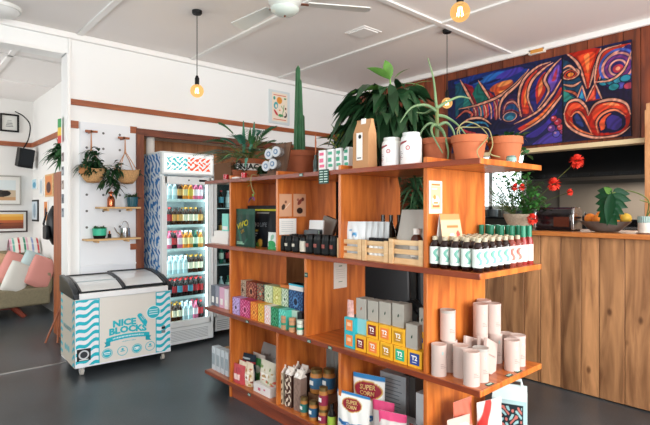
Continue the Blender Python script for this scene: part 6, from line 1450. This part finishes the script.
bulbg = M('bulb_glass', '#f0d8a8', .1, emis='#ffc27a', estr=1.6)
fil = M('filament', '#fff0c0', .4, emis='#ffd890', estr=30)
def pendant(x, y, zb, label, r=.05):
    t = T('pendant_lamp', label, 'lamp', (x, y, ZC))
    MB().mat(black).lathe([(.035, -.03), (.042, -.02), (.042, 0)], 20).build('ceiling_rose', t)
    zb = zb-ZC
    MB().mat(black).tube([(0, 0, -.02), (0, 0, zb+r+.06)], .0035, 6).build('cord', t)
    MB().mat(black).lathe([(.018, zb+r*.85), (.019, zb+r+.05), (.008, zb+r+.075), (.0001, zb+r+.075)], 16).build('lamp_holder', t)
    pf_ = [(.0001, zb-r)]+[(r*math.sin(a), zb-r*math.cos(a)) for a in np.linspace(.2, 2.55, 14)]+[(.017, zb+r*.95)]
    MB().mat(glassb).lathe(pf_, 24).build('bulb', t)
    f_ = MB().mat(fil)
    for k in range(6): a = k*PI/3; f_.tube([(.008*math.cos(a), .008*math.sin(a), zb+.025), (.016*math.cos(a), .016*math.sin(a), zb-.02)], .0014, 5)
    f_.build('filament', t)
    d = bpy.data.lights.new('bulb_light', 'POINT'); d.energy = 5; d.color = (1, .72, .42); d.shadow_soft_size = .02; o = bpy.data.objects.new('bulb_light', d); C.objects.link(o); o.location = (x, y, zb+ZC-.0); 
glassb = bpy.data.materials.new('amber_bulb'); glassb.use_nodes = True; nt = glassb.node_tree; nt.nodes.clear()
o_ = nt.nodes.new('ShaderNodeOutputMaterial'); tr = nt.nodes.new('ShaderNodeBsdfTransparent'); tr.inputs[0].default_value = (1, .82, .5, 1); em = nt.nodes.new('ShaderNodeEmission'); em.inputs[0].default_value = (1, .55, .2, 1); em.inputs[1].default_value = 1.3
lw = nt.nodes.new('ShaderNodeLayerWeight'); lw.inputs[0].default_value = .35; mr = nt.nodes.new('ShaderNodeMapRange'); mr.inputs['To Min'].default_value = .35; mr.inputs['To Max'].default_value = .75
mxs = nt.nodes.new('ShaderNodeMixShader'); nt.links.new(lw.outputs['Facing'], mr.inputs['Value']); nt.links.new(mr.outputs[0], mxs.inputs[0]); nt.links.new(tr.outputs[0], mxs.inputs[1]); nt.links.new(em.outputs[0], mxs.inputs[2]); nt.links.new(mxs.outputs[0], o_.inputs[0])
pendant(1.967, 3.85, 2.448, 'glowing globe pendant on black cord above the chest freezer', .056)
pendant(3.94, 2.695, 2.44, 'glowing globe pendant on black cord before the left edge of painting', .05)
pendant(2.18, 1.413, 2.45, 'glowing globe pendant nearest the camera, its cord leaving the top of view', .05)
t = T('ceiling_fan', 'white ceiling fan with round frosted light and still blades', 'ceiling fan', (2.14, 2.84, ZC), 0)
fw_ = M('fan_white', '#dfe2de', .4)
MB().mat(fw_).lathe([(.06, -.04), (.065, 0)], 24).lathe([(.012, -.16), (.012, -.04)], 12).build('ceiling_mount', t)
MB().mat(fw_).lathe([(.03, -.24), (.095, -.225), (.12, -.2), (.12, -.18), (.05, -.155), (.02, -.15)], 32).build('motor_housing', t)
MB().mat(M('frosted_bowl', '#d4e0d8', .25, coat=.4)).lathe([(.0001, -.292), (.03, -.29), (.07, -.28), (.098, -.26), (.104, -.242), (.0001, -.238)], 32).build('light_bowl', t)
MB().mat(cm('6a3a24')).sphere((0, 0, -.295), .008, 1, 10).build('finial', t)
for k in range(3):
    a = math.radians(270-41.67+60+120*k+60-18)
    br = MB().mat(cm('7a4a38')).box((.14, 0, -.2), (.07, .03, .006)); br.v = [(x*math.cos(a)-y*math.sin(a), x*math.sin(a)+y*math.cos(a), z) for x, y, z in br.v]
    bl = MB().mat(fw_); bl.add([(.165, -.045, -.205), (.62, -.07, -.212), (.64, -.03, -.206), (.64, .03, -.196), (.62, .07, -.19), (.165, .045, -.195)]+[(.165, -.045, -.197), (.62, -.07, -.204), (.64, -.03, -.198), (.64, .03, -.188), (.62, .07, -.182), (.165, .045, -.187)], [(5, 4, 3, 2, 1, 0), (6, 7, 8, 9, 10, 11)]+[(i, (i+1) % 6, 6+(i+1) % 6, 6+i) for i in range(6)])
    bl.v = [(x*math.cos(a)-y*math.sin(a), x*math.sin(a)+y*math.cos(a), z) for x, y, z in bl.v]
    b_ = bl.build('blade', t); br.build('blade_bracket', b_)
t = T('ceiling_light', 'round white dome ceiling light at the top left corner', 'lamp', (.70, 4.86, ZC)); MB().mat(fw_).lathe([(.15, -.03), (.155, 0)], 28).build('base_ring', t); MB().mat(M('dome_white', '#e4e6e4', .3)).lathe([(.0001, -.09), (.06, -.082), (.115, -.06), (.14, -.028), (.0001, -.02)], 28).build('dome', t)

# ================================================================== LOUNGE BEYOND THE DOORWAY
LX, LY = 1.72, 8.9
sf = T('sofa', 'low beige fabric sofa with reddish wooden base in the lounge beyond the doorway', 'sofa', (.54, 7.55, 0))
sfm = M('sofa_fabric', '#9a8e72', .85, noise=.12, nscale=40); sfd = M('sofa_fabric_front', '#8c836a', .85, noise=.1, nscale=40)
MB().mat(sfm).box((0, .42, .33), (2.2, .8, .16)).build('seat', sf, .04, seg=3)
MB().mat(sfd).box((0, -.0, .26), (2.24, .08, .24)).build('front_panel', sf, .03, seg=3)
MB().mat(sfm).box((0, .86, .52), (2.2, .2, .62), (-.15, 0, 0)).build('backrest', sf, .07, seg=3)
for s in (-1, 1): MB().mat(sfm).box((s*1.08, .42, .42), (.16, .85, .34)).build('armrest', sf, .06, seg=3)
MB().mat(cm('6a2e20')).box((0, .4, .12), (1.5, .6, .04)).build('base_board', sf, .01)
for s in (-.8, -.1, .7): MB().mat(cm('7a3424')).tube([(s, .05, .13), (s+.12, -.02, .0)], [.04, .03], 8).build('leg', sf)
def cushion(name, label, x, y, z, wd, h, th, col, rx, ry=0, rz=0, stripe=None):
    t = T(name, label, 'cushion', (x, y, z), rz, 'sofa cushions')
    def f(sgn):
        def g(u, v):
            a, b_ = (u*2-1), (v*2-1); q = max(0, (1-a**4)*(1-b_**4))**.5
            p_ = Vector((a*wd/2*(1-.05*b_*b_)*sgn, -sgn*th/2*q, b_*h/2*(1-.05*a*a))); return tuple(Euler((rx, ry, 0)).to_matrix() @ p_)
        return g
    MB().mat(col).sheet(f(1), 14, 14).sheet(f(-1), 14, 14).build('cushion_cover', t); return t
pinkc = cm('d8948a', .8); palec = cm('d6d4cc', .8); bluec = cm('bcd0d0', .8); greenc = cm('b4b088', .8)
lay = [((16, 270), 'pink cushion, leftmost on the sofa', pinkc, .42, .34, .1, 7.8), ((17, 278), 'white cushion leaning in front of the left pink one', palec, .40, .25, .1, 7.62), ((31, 268), 'pale blue cushion in the middle of the sofa', bluec, .42, .26, .1, 7.72), ((41, 272), 'pink cushion right of the pale blue one', pinkc, .40, .28, .1, 7.62), ((50, 272), 'pale green cushion at the right end of sofa', greenc, .36, .2, .1, 7.75)]
for (pp, lb, col, h_, w_, th_, Yc) in lay:
    Xc_ = Xat(pp[0], Yc); zc = zof(pp[1], Xc_, Yc)
    cushion('cushion', lb, Xc_+.0, Yc, zc, w_*1.15, h_*1.1, th_+.04, col, -.35, .45, 0)
# striped blanket over the back
t = T('striped_blanket', 'folded rainbow striped blanket over the sofa back', 'blanket', (1.50, 8.38, .86), 0)
def blk(U, V):
    P = Paint(U, V, 'e4e2dc'); 
    for k, c_ in enumerate(('d8a8b8', '6ab0a0', 'e8e4da', 'b83c40', 'e4e2dc', '2f8a68', 'd8a8b8', 'e8e4da', '8a9ac8', 'e4e2dc', 'c84a4c')): P.rect(k/11, 0, (k+.75)/11, 1, c_)
    P.put(((np.sin(V*60) > .8)).astype(float)*.5, 'f0eee8'); return P.c
def bpz(U, V): a = (V-.5)*2.4; return np.stack([(U-.5)*.38, -.17*np.cos(a)*0-np.sin(a)*.17+.02, np.cos(a)*.14+.0+.02*np.sin(U*PI)-(np.abs(V-.5)*.25)], 1)
grid_paint('blanket_cloth', bpz, 60, 24, blk, t, painted('blanket_wool', .9))
t = T('throw_cushion', 'tan cushion heap at the far left end of the sofa', 'cushion', (Xat(-4, 8.0), 8.0, zof(262, Xat(-4, 8.0), 8.0)), .2)
MB().mat(cm('c8a884', .85)).sphere((0, 0, 0), .2, .6, 20).build('cushion_cover', t)
# pictures on the lounge back wall
def picture(x0, x1, z0, z1, fn, label, fcol, Yw=LY, fwid=.02):
    t = T('framed_picture', label, 'picture', ((x0+x1)/2, Yw, z0), 0); W_, H_ = x1-x0, z1-z0
    mb = MB().mat(fcol)
    for s in (0, 1): mb.box(((s-.5)*(W_-fwid), -.015, H_/2), (fwid, .03, H_)); mb.box((0, -.015, fwid/2+s*(H_-fwid)), (W_-2*fwid, .03, fwid))
    mb.build('frame', t, .002); MB().mat(cm('e4e2dc')).box((0, -.004, H_/2), (W_-fwid, .006, H_-fwid)).build('mount', t)
    m = .16*H_; grid_paint('printed_picture', flat(W_-2*m, H_-2*m, -(W_-2*m)/2, -.009, m), 60, 40, fn, t)
def pa1(U, V): P = Paint(U, V, 'd4dcdc'); P.rect(0, .0, 1, .5, 'c8b498'); P.ell(.55, .33, .3, .18, '3a342e'); P.ell(.3, .3, .12, .1, '6a4c38'); P.ell(.75, .35, .12, .14, '241e1c'); P.rect(0, 0, 1, .16, 'c49a70'); P.ell(.2, .6, .3, .06, 'e0dcd0'); return P.c
def pa2(U, V): P = Paint(U, V, 'e0a040'); P.rect(0, 0, 1, .5, '7a4030'); P.rect(0, .42, 1, .6, 'b8603a'); P.ell(.3, .35, .3, .08, '4a2a24'); P.ell(.75, .3, .25, .1, '8c4c30'); P.rect(0, .85, 1, 1, 'e8b860'); return P.c
def pa3(U, V):
    P = Paint(U, V, 'e0e0da')
    for k in range(5): P.rect(.2+.03*k, .2+.12*k, .8-.03*k, .24+.12*k, '606468')
    return P.c
picture(.9, 1.555, 1.495, 1.95, pa1, 'framed landscape print with dark animals, upper one above the sofa', cm('a8a49c')); picture(.9, 1.64, 1.075, 1.41, pa2, 'wide dark framed orange sunset print, lower one above the sofa', cm('3c2c28'))
picture(1.275, 1.525, 2.625, 2.9, pa3, 'small black framed certificate high on the lounge wall', black, fwid=.025)
# speaker with cable
t = T('wall_speaker', 'black loudspeaker tilted down in the lounge corner', 'speaker', (Xat(25, 8.6), 8.6, zof(158, Xat(25, 8.6), 8.6)), .1); t.scale = (.85, .85, .95)
sp_ = MB().mat(black).box((0, 0, 0), (.24, .2, .30), (.15, .1, 0)).build('cabinet', t, .01); MB().mat(M('speaker_cloth', '#22262a', .9)).box((-.0, -.108, 0), (.2, .01, .25), (.15, .1, 0)).build('grille', sp_)
MB().mat(black).box((.0, .15, .0), (.04, .18, .04)).build('bracket', t)
xw = lambda px, py, X=1.70: (X, Yat(px, X), zof(py, X, Yat(px, X)))
o = MB().mat(black).tube(smooth_pts([(Xat(30, 8.6), 8.62, zof(150, Xat(30, 8.6), 8.6)), xw(33, 130), xw(33, 113), xw(29, 103), xw(26, 100)] if False else [(1.52, 8.6, 2.33), (1.60, 8.6, 2.50), (1.62, 8.6, 2.72), (1.55, 8.7, 2.86), (1.46, 8.8, 2.93)], 6), .009, 6).build('speaker_cable'); tag(o, 'black cable rising from the corner loudspeaker', 'cable')
# right lounge wall: small pictures, bookcase, backpack, plant
def rpic(px0, px1, py0, py1, X, fn, label, fcol):
    y0_, y1_ = Yat(px0, X), Yat(px1, X); z1_, z0_ = zof(py0, X, y0_), zof(py1, X, y0_); t = T('small_picture', label, 'picture', (X, (y0_+y1_)/2, z0_), FACE); W_, H_ = abs(y0_-y1_), z1_-z0_
    MB().mat(fcol).box((0, -.008, H_/2), (W_, .016, H_)).build('frame', t, .002); grid_paint('printed_picture', flat(W_*.8, H_*.84, -W_*.4, -.0172, H_*.08), 16, 24, fn, t)
def c1(U, V): P = Paint(U, V, 'bcd8e4'); P.ell(.5, .4, .4, .3, '5aa0c0'); return P.c
def c2(U, V): P = Paint(U, V, 'd8dde0'); P.rect(.3, .1, .7, .9, 'a4b8c4'); return P.c
def c3(U, V): P = Paint(U, V, 'c8d4dc'); P.ell(.5, .5, .25, .4, '8aa0b0'); return P.c
def c4(U, V): P = Paint(U, V, 'd8884c'); P.ell(.5, .4, .35, .3, '4a2a2a'); return P.c
rpic(33, 38, 179, 190, LX, c1, 'small blue print on the lounge side wall, beside the corner', paper); rpic(40.5, 44, 178, 196, LX, c2, 'tall pale print on the lounge side wall', paper); rpic(32.5, 39, 200, 221, LX, c3, 'black framed narrow picture under the blue print', black); rpic(46, 54, 175, 197, LX, c4, 'brown framed picture beside the bookcase', palew); rpic(45, 49, 200, 222, LX, c4, 'orange print low beside the backpack', paper)
bc = T('bookcase', 'narrow orange brown bookcase beyond the doorway', 'bookcase', (1.44, 6.05, 0), 0); bc.scale = (.8, 1, 1)
bw = wood('bookcase_timber', '#7c3c1c', '#a85c2c', (8, 8, 1), 3, .5)
for x_ in (0.011, .289): MB().mat(bw).box((x_, .16, .93), (.022, .32, 1.86)).build('side_panel', bc, .002)
for z in (.06, .45, .95, 1.3, 1.84): MB().mat(bw).box((.15, .16, z), (.256, .32, .02)).build('shelf_board', bc, .001)
MB().mat(bw).box((.15, .31, .93), (.256, .01, 1.8)).build('back_panel', bc)
for sh, (z, cs) in enumerate(((1.31, ('2a6a50', 'd8b040', 'c8443c', '3a7ab0', '8ab04a', 'b8342c')), (.96, ('3c8c98', '5aa0b0', 'e4e0d8', '2c5a7c', 'b8a468')), (.46, ('3a9a98', '4ab0b4', '2a7a88', 'dcd8cc')))):
    for k, c_ in enumerate(cs):
        mb = MB().mat(cm(c_)).box((0, .09, .12-.006*(k % 3)), (.03, .18, .24-.012*(k % 3))).mat(paper).box((0, .09, .12-.006*(k % 3)), (.024, .176, .243-.012*(k % 3)))
        tag(mb.build('book'), f'upright book, {ORD[k]} on the {("upper","middle","lower")[sh]} shelf of the lounge bookcase', 'book', (1.475+.034*k, 6.10, z), 0, 'books in the lounge bookcase')
pot('white_pot', 'white pot on top of the lounge bookcase', 1.51, 6.2, 1.85, .07, .055, .11, cm('dcdcd8'), .015)
p = T('spider_plant', 'green arching plant in the white pot on the bookcase', 'plant', (1.51, 6.2, 1.95)); mb = MB().mat(lfM); bushy(mb, 150, (-.02, 0, .04), (.04, .04, .14), .19, .04, (.3, 1.), (.0, 1.4), (PI/2+.3, 2*PI-1.)); mb.build('foliage', p)
t = T('backpack', 'black backpack hanging beside the lounge bookcase', 'backpack', (1.50, 7.0, 0), FACE)
def bpk(u, v): a = 2*PI*u; z = .98+v*.5; q = math.sin(PI*min(.97, max(.03, v)))**.45; return (.15*q*math.cos(a)*(1.1-.25*v), .10*q*math.sin(a)+.1, z)
MB().mat(lth).sheet(bpk, 24, 14, True).build('bag_body', t); MB().mat(lth).tube([(-.03, .1, 1.46), (0, .1, 1.62), (.03, .1, 1.46)], .01, 6).tube([(-.08, .02, 1.4), (-.1, -.01, 1.25), (-.07, .02, 1.05)], .014, 6).build('strap', t)
MB().mat(lth).box((0, -.0, 1.14), (.2, .05, .18)).build('front_pocket', t, .02)
hk = MB().mat(steel).tube([(1.70, 7.0, 1.66), (1.6, 7.0, 1.64), (1.59, 7.0, 1.66)], .006, 6); tag(hk.build('wall_hook'), 'steel wall hook carrying the backpack', 'hook')
t = T('easel', 'splayed light wooden easel legs beside the bookcase', 'easel', (1.3, 5.95, 0)); 
MB().mat(railtim).tube([(.11, 0, .35), (-.04, -.02, 0)], .011, 6).build('leg', t); MB().mat(railtim).tube([(.11, 0, .35), (.06, -.1, 0)], .01, 6).build('leg', t); MB().mat(railtim).tube([(.13, 0, .8), (.11, 0, .33)], .012, 6).build('post', t)
# photo strip and flag on the doorway jamb
for k, (c_, c2_) in enumerate((('5a4a4c', 'a89c98'), ('3a4250', 'b0b4b8'), ('7a6a64', 'c0b0a4'), ('6a7480', '30343c'), ('4c5460', '9aa4ac'))):
    Xp = 1.279; yy_ = 5.26
    t = T('photo_print', f'small photo print, {["topmost","second","third","fourth","lowest"][k]} in the column on the doorway jamb', 'photo', (Xp-.009, yy_, 1.90-.135*k), FACE, 'photo prints on the jamb')
    MB().mat(cm(c2_)).box((0, -.001, .045), (.08, .002, .09)).build('print', t); grid_paint('printed_picture', flat(.066, .074, -.033, -.0025, .008), 8, 8, lambda U, V, c_=c_, c2_=c2_: (lambda P: (P.ell(.5, .4, .3, .35, c2_), P.c)[1])(Paint(U, V, c_)), t)
t = T('striped_flag', 'small red, yellow and green flag on the doorway jamb', 'flag', (1.268, 5.33, 2.09), FACE)
def fg(U, V): P = Paint(U, V, 'd83c30'); P.rect(0, .33, 1, .66, 'e4c040'); P.rect(0, .66, 1, 1, '3a9a58'); return P.c
grid_paint('flag_cloth', lambda U, V: np.stack([(U-.5)*.2, -.004-.008*np.sin(U*7), V*.24], 1), 16, 18, fg, t)
